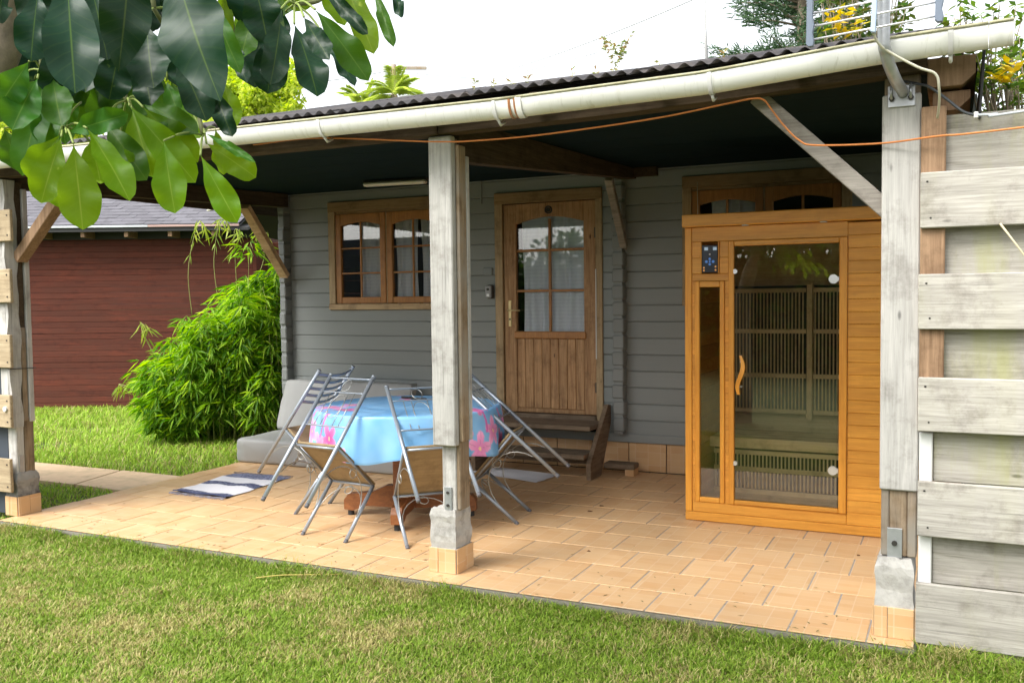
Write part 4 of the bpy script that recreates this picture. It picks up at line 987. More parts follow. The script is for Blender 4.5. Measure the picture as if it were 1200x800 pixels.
# ------------------------------------------------------------------ chairs tipped against the table
def chair(label, pose, style=0, seedv=0):
    x0, y0, hd_, th = pose
    e = thing('metal_chair', (x0, y0, 0), label, 'chair', 'silver tube chairs tipped forward against the table', rotz=hd_-math.pi/2, local=True)
    W, HS, D, B, HB = .367, .417, .427, -.024, .933
    ct, s_t = math.cos(th), math.sin(th)
    def Q(x, y, z): return (x, y*ct+z*s_t, -y*s_t+z*ct)       # chair pitched forward about its front feet
    def bk(z): return -D+B*z/HB                                 # rear tube line
    for s in (-1, 1):
        x = s*W/2
        rt = tube('rear_upright', [Q(x, -D, .012), Q(x, bk(.45), .45), Q(x, bk(HB), HB)], .0132, ALU, e, 10)
        tube('rubber_foot', [Q(x, -D, -.003), Q(x, -D, .02)], .0135, RUBGREY, rt, 10)
        v, f = tubegeo([Q(x, bk(HB), HB-.004), Q(x, bk(HB), HB+.006)], .0142, 10); mesh('end_plug', v, f, ALU, rt, smooth=True)
        lg = tube('front_leg', [Q(x, 0, .012), Q(x*.98, -.004, HS-.01)], .0124, ALU, e, 10)
        tube('rubber_foot', [Q(x, 0, -.003), Q(x, 0, .02)], .013, RUBGREY, lg, 10)
        tube('side_rail', [Q(x*.98, -.004, HS-.01), Q(x*.99, bk(HS), HS-.01)], .0085, ALU, e, 8)
        # wire ornament below the seat side: arch with a curl
        pts = [Q(x, bk(.15)+.01, .20)]+[Q(x, -.215+.20*math.cos(t), .17+.21*math.sin(t)) for t in np.linspace(math.pi*.93, .07*math.pi, 12)]+[Q(x, -.012, .17)]
        curl = [Q(x, -.215+.030*math.cos(t), HS-.052+.030*math.sin(t)) for t in np.linspace(0, 2*math.pi, 14, endpoint=False)]
        g1 = tubegeo(pts, .0035, 5); g2 = tubegeo(curl, .0035, 5, closed=True)
        mesh('side_ornament', *join([g1, g2]), WIRE, e, smooth=True)
    # seat board in an edge frame
    v, f = boxgeo(-W/2+.004, W/2-.004, -D-.0, .012, HS, HS+.016, .004); mesh('seat', [Q(*p_) for p_ in v], f, W_SEAT, e)
    tube('seat_frame', [Q(-W/2, .0, HS-.012), Q(W/2, .0, HS-.012)], .0085, ALU, e, 8)
    tube('seat_frame', [Q(-W/2, bk(HS)+.02, HS-.01), Q(W/2, bk(HS)+.02, HS-.01)], .0085, ALU, e, 8)
    pts = [Q(-W/2+.01, 0, .20)]+[Q((W/2-.012)*-math.cos(t), 0, .18+.20*math.sin(t)) for t in np.linspace(.08, math.pi-.08, 12)]+[Q(W/2-.01, 0, .20)]
    curl = [Q(.03*math.cos(t), 0, HS-.06+.03*math.sin(t)) for t in np.linspace(0, 2*math.pi, 14, endpoint=False)]
    mesh('front_ornament', *join([tubegeo(pts, .0035, 5), tubegeo(curl, .0035, 5, closed=True)]), WIRE, e, smooth=True)
    def rung(z, r=.0055, bow=0, mat=ALU, name='back_rung'):
        pts = [Q(-W/2+W*t, bk(z)-bow*math.sin(math.pi*t), z+.0*t) for t in np.linspace(0, 1, 9)]
        return tube(name, pts, r, mat, e, 7)
    if style == 0:
        rung(HB-.02); rung(.55, .005); rung(HB-.13, .004)
        for t in (.22, .36, .64, .78):
            tube('back_wire', [Q(-W/2+W*t, bk(.55), .55), Q(-W/2+W*t, bk(HB-.13), HB-.13)], .0026, WIRE, e, 5)
        ring = [Q(.034*math.cos(t), bk(HB-.075), HB-.075+.045*math.sin(t)) for t in np.linspace(0, 2*math.pi, 16, endpoint=False)]
        heart = [Q(.055*math.sin(t), bk(.70), .70+.09*math.cos(t)) for t in np.linspace(0, 2*math.pi, 18, endpoint=False)]
        mesh('back_ornament', *join([tubegeo(ring, .0026, 5, closed=True), tubegeo(heart, .0026, 5, closed=True)]), WIRE, e, smooth=True)
    else:
        for z in (.905, .84, .78, .72, .66):
            vv = []
            for t in np.linspace(0, 1, 9):
                x = -W/2+W*t; y = bk(z)+.035*math.sin(math.pi*t)
                vv += [Q(x, y-.003, z-.011), Q(x, y+.003, z-.011), Q(x, y+.003, z+.011), Q(x, y-.003, z+.011)]
            ff = []
            for i in range(8):
                for j in range(4): ff.append((4*i+j, 4*i+(j+1) % 4, 4*i+4+(j+1) % 4, 4*i+4+j))
            mesh('back_slat', vv, ff, ALU, e, smooth=True)
    return e
# local +Y is the way the chair faces
chair('silver chair leaning on the front left of the table, brown seat underside towards the lawn', (-3.552, 4.656, 1.441, .733))
chair('silver chair leaning on the table front, half hidden behind the middle post', (-2.816, 4.801, 2.387, .913))
chair('silver chair leaning steeply on the right of the table, towards the door steps', (-2.627, 5.645, 3.338, .865))
chair('silver chair with curved back slats leaning on the table beside the lounge seat', (-4.134, 5.305, -.05, .686), 1)

# ------------------------------------------------------------------ mats
def mat_mesh(name, q, nx, ny, colf, label, cat, amp=.006, z=.004, fringe=False):
    q = [Vector((*p, 0)) for p in q]; v = []; c = []
    for i in range(nx+1):
        for j in range(ny+1):
            s, t = i/nx, j/ny
            p = q[0]*(1-s)*(1-t)+q[1]*s*(1-t)+q[2]*s*t+q[3]*(1-s)*t
            h_ = z+amp*(.5+.5*math.sin(11*t+2.5*math.sin(3*s)))*(.4+.6*math.sin(5*s+1)**2)+ (.012*math.exp(-((t-.02)/.03)**2) if fringe else 0)
            e = .006*math.sin(17*t+3)*(abs(s-.5)*2)**4
            v.append((p.x+e, p.y+e, h_)); c.append((*colf(s, t), 1))
    F = np.array([(i*(ny+1)+j, (i+1)*(ny+1)+j, (i+1)*(ny+1)+j+1, i*(ny+1)+j+1) for i in range(nx) for j in range(ny)])
    m, n, b, out = M(name+'_cloth'); vc = N(n, 'VertexColor', layer_name='Col'); g = noise(n, coords(n, (160, 160, 60)), 1, 3, .6)
    n.links.new(mix(n, vc.outputs[0], (.05, .05, .06), mth(n, 'MULTIPLY', g, .25)), b.inputs['Base Color']); b.inputs['Roughness'].default_value = .95; bump(n, b, g, .6, .003)
    o = npmesh(name, np.array(v), F, m, smooth=True, attr=np.array(c)); tag(o, label, cat); return o
def striped(s, t):
    navy, white, grey = (.04, .05, .12), (.80, .79, .83), (.20, .22, .33)
    r = random.random()
    e = .012*math.sin(s*14)
    tt = t+e
    if tt < .15: return navy if (r < .75 or tt < .05) else grey
    if tt < .45: return white
    if tt < .57: return navy if r < .75 else grey
    if tt < .82: return white
    return grey if r < .7 else navy
o = mat_mesh('floor_mat', [(-5.50, 5.32), (-4.94, 5.30), (-5.02, 6.15), (-5.60, 6.12)], 60, 90, striped, 'navy and white striped fringed rag rug on the tiles left of the table', 'rug', .012, fringe=True)
fr_ = []
for k in range(46):
    s = k/45
    for (a, b_, sg) in (((-5.50, 5.32), (-4.94, 5.30), -1), ((-5.60, 6.12), (-5.02, 6.15), 1)):
        x, y = a[0]*(1-s)+b_[0]*s, a[1]*(1-s)+b_[1]*s
        fr_.append(tubegeo([(x, y, .012), (x+random.uniform(-.01, .01), y+sg*.02, .009), (x+random.uniform(-.02, .02), y+sg*random.uniform(.03, .05), .005)], .0025, 4))
fo = mesh('fringe', *join(fr_), plain('fringe_thread', (.30, .30, .37), .9, rnd=.2), o)
mat_mesh('door_mat', [(-3.75, 6.93), (-3.02, 6.72), (-2.98, 7.10), (-3.60, 7.22)], 24, 24, lambda s, t: (.86+.04*math.sin(s*40)*math.sin(t*37), .86, .90), 'thin white cloth mat on the tiles before the door steps', 'mat', .004)

sk = tube('stick', [(.155, 4.225, 1.765), (.225, 4.215, 1.66), (.33, 4.20, 1.50)], [.0045, .004, .003], plain('pale_stick', (.55, .47, .30), .7), None, 6)
tag(sk, 'thin pale stick poking out from under the second fence plank at the right edge', 'stick')
cdv = tube('blind_cord', [(-1.90, YW-.03, 2.40), (-1.895, YW-.032, 2.0)], .0028, CABLEW, None, 5)
tag(cdv, 'thin pale cord hanging before the dim window above the sauna', 'cord')
# dry leaves and twigs lying about
LIT = plain('dry_leaf', (.16, .08, .035), .8, var=.3)
for i, (x, y, lb) in enumerate(((-2.259, 6.159, 'small brown dry leaf on the tiles in front of the door steps, the farther one'), (-2.276, 5.97, 'small brown dry leaf on the tiles in front of the door steps, the nearer one'), (-.488, 5.547, 'tiny dry leaf on the tiles between sauna and right post'), (-1.927, 5.032, 'tiny dry leaf on the open tiles right of middle post'), (-4.763, 5.529, 'tiny dry leaf on the tiles beside the striped rug'))):
    a = random.uniform(0, 6); s_ = .022 if i < 2 else .011
    pts = [(x+s_*r*math.cos(t+a), y+s_*r*math.sin(t+a)*.6, .003+.006*abs(math.sin(t))) for t, r in zip(np.linspace(0, 2*math.pi, 8, endpoint=False), (1, .7, .9, .7, 1, .7, .8, .7))]
    tag(mesh('dry_leaf', pts+[(a_, b_, c_-.002) for a_, b_, c_ in pts], [tuple(range(8)), tuple(range(15, 7, -1))]+[(k, 8+k, 8+(k+1) % 8, (k+1) % 8) for k in range(8)], LIT), lb, 'dry leaf')
tw = tube('dry_stalk', spline([(-3.46, 3.93, -.03), (-3.35, 4.0, -.022), (-3.2, 4.09, -.026), (-3.05, 4.14, -.02)]), .0035, plain('straw_stalk', (.45, .36, .10), .8), None, 5)
tag(tw, 'thin yellow dry stalk lying in the grass by the patio edge', 'stalk')

# ------------------------------------------------------------------ foliage helper
def leafcloud(pos, ax, nrm, L, Wd, droop=.15):
    """one small folded leaf (4 triangles-ish) per position"""
    k = len(pos); ax = ax/np.linalg.norm(ax, axis=1, keepdims=True); s = np.cross(ax, nrm); s /= np.linalg.norm(s, axis=1, keepdims=True)+1e-9
    L = np.broadcast_to(L, (k,))[:, None]; Wd = np.broadcast_to(Wd, (k,))[:, None]
    dn = np.array([[0, 0, -1.]])*L*droop
    p0 = pos; p1 = pos+ax*L*.42+s*Wd*.5; p2 = pos+ax*L+dn; p3 = pos+ax*L*.42-s*Wd*.5
    V = np.stack([p0, p1, p2, p3], 1).reshape(-1, 3); i = np.arange(k)*4
    return V, np.concatenate([np.stack([i, i+1, i+2], 1), np.stack([i, i+2, i+3], 1)])
def rdir(k): d = rng.normal(size=(k, 3)); return d/np.linalg.norm(d, axis=1, keepdims=True)
def blob(c, r, k, shell=.55, sub=12, subr=.35):
    """points in clumps spread through an ellipsoid"""
    c = np.array(c, float); r = np.array(r, float)
    cc = rdir(sub)*(rng.random((sub, 1))**.4)*(1-subr*.6)
    idx = rng.integers(0, sub, k); p = cc[idx]+rdir(k)*subr*(shell+(1-shell)*rng.random((k, 1)))
    return c+p*r, rdir(k)

# ------------------------------------------------------------------ bamboo shrub beside the cabin
BAM = foliage('bamboo_leaf', [(.06, .16, .012), (.13, .28, .02), (.24, .42, .028), (.40, .55, .045), (.17, .34, .022)], .45)
BSTEM = plain('bamboo_stem', (.30, .32, .10), .5)
bs = thing('bamboo_shrub', (-7.3, 7.9, Lz), 'dense bright green bamboo shrub between the red cabin and porch corner', 'shrub')
pos = []; axs = []; stems = []
for i in range(520):
    t = random.random()
    # footprint runs from left front to the cabin corner; taller on the right
    px = random.uniform(-.58, 1.05); d = 10.35+random.uniform(-.55, .9)
    base = Vector((-7.35, 7.75, 0))+RGT*px*.95+Vector((FWD.x, FWD.y, 0)).normalized()*random.uniform(-.45, .75); base.z = Lz
    hmax = .95+.85*(px+.58)+.12*math.sin(px*6)
    h_ = hmax*random.uniform(.32, 1.0)
    if random.random() < .02: h_ = hmax+random.uniform(.15, .45)
    out_ = Vector((random.uniform(-1, 1), random.uniform(-1, 1), 0)); out_ += (RGT*px*.5-FWD*.25); out_.z = 0
    le = random.uniform(.1, .46)*min(h_, 1.3)*.65
    P_ = [base, base+out_*le*.25+Vector((0, 0, h_*.55)), base+out_*le*.75+Vector((0, 0, h_*.92)), base+out_*le*1.35+Vector((0, 0, h_*.90))]
    sp_ = spline(P_, 5)
    if i < 160 or h_ > hmax: stems.append(tubegeo(sp_[::3]+[sp_[-1]], .004, 4))
    for _ in range(26):
        q = sp_[random.randint(3, len(sp_)-1)]; a = random.uniform(0, 6.28); off = random.uniform(0, .14)
        c = q+Vector((math.cos(a)*off, math.sin(a)*off, random.uniform(-.07, .05)))
        for _ in range(3):
            a2 = a+random.uniform(-.8, .8); pos.append(c); axs.append((math.cos(a2), math.sin(a2), random.uniform(-1.0, .25)))
pos = np.array(pos, float); axs = np.array(axs)
ok_ = ~((pos[:, 0] > -6.42) & (pos[:, 1] > 7.2)); pos, axs = pos[ok_], axs[ok_]
k = len(pos); nr_ = rdir(k)*.5+np.array([[0, 0, 1.]])
V, F = leafcloud(pos, axs, nr_, rng.uniform(.12, .20, k), rng.uniform(.016, .028, k), .2)
tag(npmesh('foliage', V, F, BAM, bs), kind='stuff')
mesh('stem', *join(stems), BSTEM, bs, smooth=True)
# a few thin arching shoots that rise in front of the red wall
sh = []; pos = []; axs = []
for (x, y, xb, yb) in ((232, 262, 225, 370), (258, 258, 255, 350), (275, 270, 278, 345), (303, 268, 300, 330), (165, 380, 200, 440), (140, 450, 190, 470)):
    a, b_ = at(x, y, 10.1), at(xb, yb, 10.2); mid = (a+b_)/2+RGT*random.uniform(-.08, .08)
    sp_ = spline([b_, mid, a, a+RGT*.1-UPV*.06], 6); sh.append(tubegeo(sp_, .005, 4))
    for q in sp_[8:]:
        for _ in range(2):
            an = random.uniform(0, 6.28); pos.append(q+Vector((random.uniform(-.03, .03), 0, random.uniform(-.03, .03)))); axs.append((math.cos(an)*.6, math.sin(an)*.6, random.uniform(-1.3, -.2)))
mesh('stem', *join(sh), BSTEM, bs, smooth=True)
pos = np.array(pos, float); axs = np.array(axs); k = len(pos)
V, F = leafcloud(pos, axs, rdir(k), rng.uniform(.11, .18, k), .02, .1)
tag(npmesh('foliage', V, F, foliage('young_bamboo_leaf', [(.30, .38, .05), (.22, .34, .05), (.42, .46, .09)], .4), bs), kind='stuff')

# ------------------------------------------------------------------ red cabin
rc0 = at(170, 400, 13.2); 
rc = thing('red_cabin', (rc0.x, rc0.y, Lz), 'dark red stained timber cabin with grey shingle roof behind the bush', 'cabin', rotz=YAW, local=True)
H0 = 0; eave = 2.60
zz = -.05; i = 0
while zz < 2.46:
    hgt = .082
    x = -2.2
    cuts = []
    for a, b_ in zip([-2.2]+cuts, cuts+[1.56]):
        box('wall_board', a+.002, b_-.002, random.uniform(-.003, .003), .05, zz+.0005, zz+hgt-.0005, W_RED, rc, .004)
    zz += hgt; i += 1
box('corner_board', 1.562, 1.62, -.02, .1, -.05, 2.48, W_RED, rc, .005)
zz = -.05
while zz < 2.3:
    box('wall_board', 1.63, 4.0, .6, .64, zz+.001, zz+.12, W_RED, rc, .008); zz += .122
box('side_wall', 1.56, 1.62, .102, 4, -.05, 2.46, W_RED, rc); box('side_wall', -2.26, -2.2, .0, 4, -.05, 2.46, W_RED, rc)
for x in np.arange(-1.9, 1.7, .60): box('rafter_end', x, x+.055, -.36, .0, 2.43, 2.52, W_STUD, rc, .004)
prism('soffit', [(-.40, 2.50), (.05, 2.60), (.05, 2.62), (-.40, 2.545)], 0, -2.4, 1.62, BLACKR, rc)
SHG = wood('grey_shingle', (.085, .085, .098), (.16, .155, .17), 0, 30, .9, 0, rnd=.3, grey=(.12, .115, .13))
box('eave_shade_band', -2.4, 1.6, -.03, -.006, 2.42, 2.60, BLACKR, rc, 0)  # black band added as the shade under the eave, covering the gap
FAS = plain('pale_fascia', (.50, .53, .56), .5)
box('fascia', -2.45, .25, -.425, -.405, 2.556, 2.586, FAS, rc, .003)
box('fascia', .252, 1.50, -.425, -.405, 2.556, 2.586, plain('pink_fascia', (.42, .28, .25), .6), rc, .003)
# shingles: first 300 as single pieces, remaining rows as one part
RS = math.tan(math.radians(21)); cnt = 0; rest = []
for r_i in range(15):
    y = -.42+r_i*.145; zb = 2.59+(y+.42)*RS
    xl = -2.45+max(0, 0)*0; off = .12*(r_i % 2)
    xx = xl-off
    while xx < 1.50:
        a, b_ = max(xx, xl), min(xx+.235, 1.50)
        if b_-a > .03:
            t = .007; ov = .16; j = random.uniform(0, .004); l_ = random.uniform(-.008, .008)
            v = [(a, y+l_, zb+.002+j), (b_, y+l_, zb+.002+j), (b_, y+ov, zb+ov*RS-.004), (a, y+ov, zb+ov*RS-.004)]; v += [(p, q, s+t) for p, q, s in v]
            fs = [(3, 2, 1, 0), (4, 5, 6, 7)]+[(i, (i+1) % 4, 4+(i+1) % 4, 4+i) for i in range(4)]
            if cnt < 290: mesh('shingle', v, fs, SHG, rc); cnt += 1
            else: rest.append((v, fs))
        xx += .24
if rest: tag(mesh('shingle', *join(rest), SHG, rc), kind='stuff')
prism('roof_deck', [(-.40, 2.56), (1.75, 2.56+2.15*RS), (4.3, 2.56), (4.3, 2.54), (1.75, 2.54+2.13*RS), (-.40, 2.54)], 0, -2.44, 1.49, BLACKR, rc)
tag(beam('roof_batten', at(243, 245, 12.6), at(275, 238, 12.3), .03, .06, plain('cream_batten', (.50, .48, .38), .7)), 'short pale board end sticking out over the red cabin roof', 'board')

# ------------------------------------------------------------------ near tree with big leaves, upper left
m, n, b, out = M('big_leaf_old')
def leafmat(name, top, vein, trans, tcol, rough):
    m, n, b, out = M(name)
    vc = N(n, 'VertexColor', layer_name='Col'); sc = N(n, 'SeparateColor'); n.links.new(vc.outputs[0], sc.inputs[0])
    u = sc.outputs[0]; v_ = sc.outputs[1]                       # u: 0 midrib .. 1 edge ; v: along the leaf
    mid = ramp(n, u, [(.0, (.85,)*3), (.050, (0, 0, 0))])
    sd_ = mth(n, 'SINE', mth(n, 'MULTIPLY', mth(n, 'SUBTRACT', v_, mth(n, 'MULTIPLY', u, .12)), 75)); side = ramp(n, sd_, [(.80, (0, 0, 0)), (1.0, (.10,)*3)])
    g = noise(n, coords(n, (14, 14, 14)), 1, 5, .65); oi = N(n, 'ObjectInfo')
    c = mix(n, tuple(x*.7 for x in top), tuple(min(1, x*1.35) for x in top), g)
    c = mix(n, c, vein, mth(n, 'MAXIMUM', mid, side))
    g2 = noise(n, coords(n, (30, 30, 30)), 1, 3, .5); c = mix(n, c, tuple(min(1, 2.2*x) for x in vein), ramp(n, g2, [(.70, (0, 0, 0)), (.76, (.5,)*3)]))
    hsv = N(n, 'HueSaturation'); n.links.new(c, hsv.inputs['Color']); n.links.new(mth(n, 'MULTIPLY_ADD', oi.outputs['Random'], .5, .75), hsv.inputs['Value'])
    n.links.new(mth(n, 'MULTIPLY_ADD', oi.outputs['Random'], .03, .485), hsv.inputs['Hue'])
    n.links.new(hsv.outputs[0], b.inputs['Base Color']); b.inputs['Roughness'].default_value = rough; b.inputs['Specular IOR Level'].default_value = .2
    bump(n, b, mth(n, 'ADD', mth(n, 'MULTIPLY', sd_, .12), mth(n, 'MULTIPLY', u, .2)), .2, .002)
    tr = N(n, 'BsdfTranslucent'); h2 = N(n, 'HueSaturation', i_Value=1.0); n.links.new(mix(n, hsv.outputs[0], tcol, .75), h2.inputs['Color']); n.links.new(h2.outputs[0], tr.inputs[0])
    x = N(n, 'MixShader'); x.inputs[0].default_value = trans; n.links.new(b.outputs[0], x.inputs[1]); n.links.new(tr.outputs[0], x.inputs[2]); n.links.new(x.outputs[0], out.inputs[0]); return m
LOLD = leafmat('shaded_mature_leaf', (.005, .026, .010), (.06, .10, .015), .08, (.05, .16, .01), .40)  # mature green with the crown's shade put into the darker colour
LGRN = leafmat('green_leaf', (.030, .095, .010), (.14, .22, .04), .42, (.17, .38, .008), .42)
LYNG = leafmat('young_leaf', (.075, .17, .006), (.30, .38, .06), .60, (.40, .62, .01), .45)
BARK = plain('pale_bark', (.26, .21, .15), .9, var=.35, scale=20, bmp=.9, dirt=(.08, .07, .05), dirtamt=.8)
tree = thing('broadleaf_tree', (-2.35, .75, Lz), 'garden tree with large glossy drooping leaves hanging in at top left', 'tree')
def bigleaf(bx, by, tx, ty, wpx, mat, d, droop=.16, turn=0., pointed=0):
    """leaf from a base to a tip; placed on real branches some 1.6 to 2.3 m from the camera"""
    d2 = d+random.uniform(-.05, .05)-.03
    b_, t_ = at(bx, by, d), at(tx, ty, d2)
    ax = t_-b_; L_ = ax.length; ax.normalize(); Wd_ = wpx/FPX*d
    vw = ((b_+t_)/2-CAM).normalized(); s = ax.cross(-vw).normalized(); nrm = s.cross(ax).normalized()
    if nrm.dot(-vw) < 0: nrm = -nrm
    tl = turn+random.uniform(-.38, .38); s = (s*math.cos(tl)+nrm*math.sin(tl)).normalized(); nrm = s.cross(ax).normalized()
    if nrm.dot(-vw) < 0: nrm = -nrm
    Wd_ /= max(.55, math.cos(tl))
    nu, nv = 6, 18; v = []; c = []; f = []
    cup = random.uniform(.05, .16); wav = random.uniform(0, 6)
    for j in range(nv+1):
        t = j/nv
        pk = .46 if pointed else .64
        w_ = math.sin(math.pi/2*min(1, t/pk))**(1.15 if pointed else 1.45) if t <= pk else max(0, 1-((t-pk)/(1-pk))**(1.7 if pointed else 2.6))**(.8 if pointed else .62)
        w_ = max(0, w_)
        for i in range(nu+1):
            u = -1+2*i/nu
            p = b_+ax*L_*t + s*u*w_*Wd_/2*(.95 if mat is LOLD else .82)
            p = p + nrm*(-droop*L_*(t-.5)**2*1.2+.04*L_ + cup*Wd_*abs(u)**1.5*w_ + .010*math.sin(5*t*3+wav+u)*abs(u)*w_)
            v.append(tuple(p)); c.append((abs(u)*(1 if w_ > .02 else 0), t, 0, 1))
    for j in range(nv):
        for i in range(nu): a = j*(nu+1)+i; f.append((a, a+1, a+nu+2, a+nu+1))
    o = mesh('leaf', v, f, mat, tree, smooth=True)
    at_ = o.data.color_attributes.new('Col', 'FLOAT_COLOR', 'POINT'); at_.data.foreach_set('color', np.array(c, np.float32).ravel())
    return b_
O, G_, Y_ = LOLD, LGRN, LYNG
leaves = [
 (45, -14, 36, 72, 42, O, 1.75), (78, -35, 88, 109, 62, O, 1.72), (104, -25, 126, 70, 44, O, 1.80), (152, -45, 139, 84, 62, O, 1.55, .16, 0., 1), (206, -35, 258, 119, 80, O, 1.50, .16, 0., 1),
 (172, 28, 180, 103, 50, O, 1.85), (140, 55, 128, 117, 44, O, 1.90), (168, 70, 177, 124, 36, O, 1.92), (206, 62, 242, 142, 38, O, 1.80), (238, -15, 282, 86, 30, G_, 1.62),
 (262, -25, 256, 84, 34, Y_, 1.9), (272, 42, 289, 97, 18, O, 1.7), (330, 10, 317, 99, 34, O, 1.75), (345, 28, 372, 113, 38, O, 1.78), (356, 20, 386, 70, 26, O, 1.7),
 (369, 11, 432, 95, 40, G_, 1.68), (380, 42, 416, 101, 18, O, 1.85), (376, -15, 431, 40, 18, O, 1.66), (398, -30, 438, 63, 36, Y_, 2.0), (438, -15, 461, 55, 18, G_, 1.8),
 (458, -25, 470, 21, 13, O, 1.7), (296, -30, 314, 52, 48, O, 1.86), (285, -20, 292, 63, 34, Y_, 2.0), (318, -40, 288, 32, 60, O, 1.9), (352, -40, 345, 14, 46, Y_, 2.05), (372, -40, 404, 30, 34, Y_, 2.1),
 (70, 158, 36, 212, 44, Y_, 1.95), (72, 160, 48, 238, 46, Y_, 1.9), (86, 168, 97, 269, 56, Y_, 1.82), (102, 150, 152, 235, 40, Y_, 1.86), (122, 140, 172, 211, 42, G_, 1.95), (78, 156, 150, 134, 34, G_, 1.9),
 (152, 124, 229, 214, 46, Y_, 1.88), (168, 126, 232, 190, 46, Y_, 1.95), (155, 128, 178, 206, 48, Y_, 1.98), (192, 165, 205, 250, 46, Y_, 1.84), (165, 118, 232, 156, 34, G_, 2.0),
 (235, 182, 278, 261, 38, Y_, 1.80), (242, 168, 300, 208, 38, Y_, 1.9), (240, 156, 299, 190, 12, G_, 1.75), (214, 118, 234, 162, 28, Y_, 2.1), (252, 150, 262, 205, 24, Y_, 2.1),
 (44, 92, 14, 152, 48, G_, 1.95), (56, 86, 26, 206, 44, G_, 2.02), (62, 92, 72, 147, 44, G_, 2.0), (34, 72, 0, 122, 42, G_, 1.92), (66, 98, 52, 172, 44, G_, 2.05), (2, -20, -2, 26, 20, O, 1.6),
 (98, 66, 152, 100, 46, G_, 2.1), (90, 100, 150, 118, 40, G_, 2.1), (120, 100, 190, 132, 36, G_, 2.12), (24, 92, -20, 140, 40, G_, 2.1), (205, 20, 222, 100, 44, O, 2.0), (232, 60, 250, 120, 30, G_, 2.1),
 (108, 40, 100, 108, 46, O, 2.0), (60, 50, 70, 118, 48, O, 2.0), (130, 90, 110, 145, 44, G_, 2.15), (250, 100, 272, 160, 24, O, 1.8), (262, 95, 276, 150, 30, Y_, 2.05), (300, 10, 282, 70, 34, G_, 1.95), (20, -30, 58, 40, 46, O, 2.0), (230, -30, 218, 40, 46, O, 2.05), (270, -40, 275, 20, 44, O, 2.0), (335, -45, 330, 20, 40, G_, 2.1), (410, -45, 418, 18, 32, Y_, 2.15), (195, 95, 215, 150, 34, G_, 2.12), (95, 120, 60, 150, 34, G_, 2.1), (105, 165, 118, 215, 40, Y_, 2.05), (60, 190, 72, 244, 34, Y_, 2.1), (140, 165, 200, 205, 36, Y_, 2.1), (5, 150, 20, 200, 36, G_, 2.1), (175, 160, 168, 196, 40, G_, 2.15),
]
rl = random.Random(5)
for _ in range(26):
    bx = rl.uniform(-10, 330); by = rl.uniform(-50, 45); leaves.append((bx, by, bx+rl.uniform(-25, 25), by+rl.uniform(55, 78), rl.uniform(34, 50), O, rl.uniform(2.15, 2.3)))
for _ in range(10):
    bx = rl.uniform(0, 230); by = rl.uniform(60, 110); leaves.append((bx, by, bx+rl.uniform(-30, 30), by+rl.uniform(50, 70), rl.uniform(34, 46), G_, rl.uniform(2.2, 2.35)))

hubs = [(75, 150, 2.0), (148, 118, 2.05), (238, 158, 2.0), (48, 82, 2.05), (95, 20, 2.0), (180, 10, 1.95), (262, -5, 1.95), (345, 5, 1.95), (385, -15, 2.0), (30, -10, 2.0), (200, 60, 2.1), (120, 60, 2.1), (430, -30, 2.0), (230, -40, 1.9), (145, -50, 1.9), (75, -45, 1.9), (268, 60, 2.0)]
pet = []
for q in leaves:
    b_ = bigleaf(*q)
    h_ = min(hubs, key=lambda t: (t[0]-q[0])**2+(t[1]-q[1])**2); hb = at(*h_)
    pet.append(tubegeo(spline([hb, (hb+b_)/2+UPV*.01, b_], 3), .0024, 5))
mesh('petiole', *join(pet), plain('petiole', (.20, .26, .06), .6), tree, smooth=True)
tw_ = []
root_ = at(-25, 60, 2.15)
links = {(75, 150, 2.0): (48, 82, 2.05), (148, 118, 2.05): (120, 60, 2.1), (238, 158, 2.0): (200, 60, 2.1), (48, 82, 2.05): (30, -10, 2.0), (120, 60, 2.1): (95, 20, 2.0), (200, 60, 2.1): (180, 10, 1.95), (345, 5, 1.95): (385, -15, 2.0), (268, 60, 2.0): (262, -5, 1.95)}
for a, b_ in links.items(): tw_.append(tubegeo(spline([at(*a), (at(*a)+at(*b_))/2+Vector((.01, .01, -.01)), at(*b_)], 4), .005, 6))
for h_ in hubs:
    if h_ not in links: tw_.append(tubegeo(spline([at(*h_), at(h_[0]-20, h_[1]-90, h_[2]+.05), at(h_[0]*.5-60, -180, 2.1)], 5), [.006]*5+[.009]*5+[.012], 6))
mesh('twig', *join(tw_), plain('green_twig', (.13, .14, .06), .8), tree, smooth=True)
v, f = tubegeo(spline([at(-60, 170, 2.12), at(-20, 95, 2.1), at(0, 45, 2.1), at(12, -20, 2.08), at(60, -130, 2.05), at(240, -260, 2.1)], 6), [.05]*12+[.045]*13+[.035]*6, 14); mesh('limb', v, f, BARK, tree, smooth=True)
tb0 = at(-60, 170, 2.12)
v, f = tubegeo(spline([(-2.35, .75, Lz-.05), (-2.33, .78, .6), (-2.3, .9, 1.3), tuple(tb0)], 5), [.14]*4+[.12]*4+[.10]*4+[.08]*3+[.05], 14); mesh('trunk', v, f, BARK, tree, smooth=True)
# upper crown above the picture
k = 2600; p, d = blob(at(60, -420, 2.6), (1.5, 1.2, .55), k, sub=30); 
V, F = leafcloud(p, d*np.array([[1, 1, .6]])+np.array([[0, 0, -.6]]), rdir(k), rng.uniform(.12, .18, k), .06, .1)
tag(npmesh('foliage', V, F, foliage('crown_leaf', [(.025, .08, .03), (.05, .13, .02), (.09, .2, .02)], .3), tree), kind='stuff')

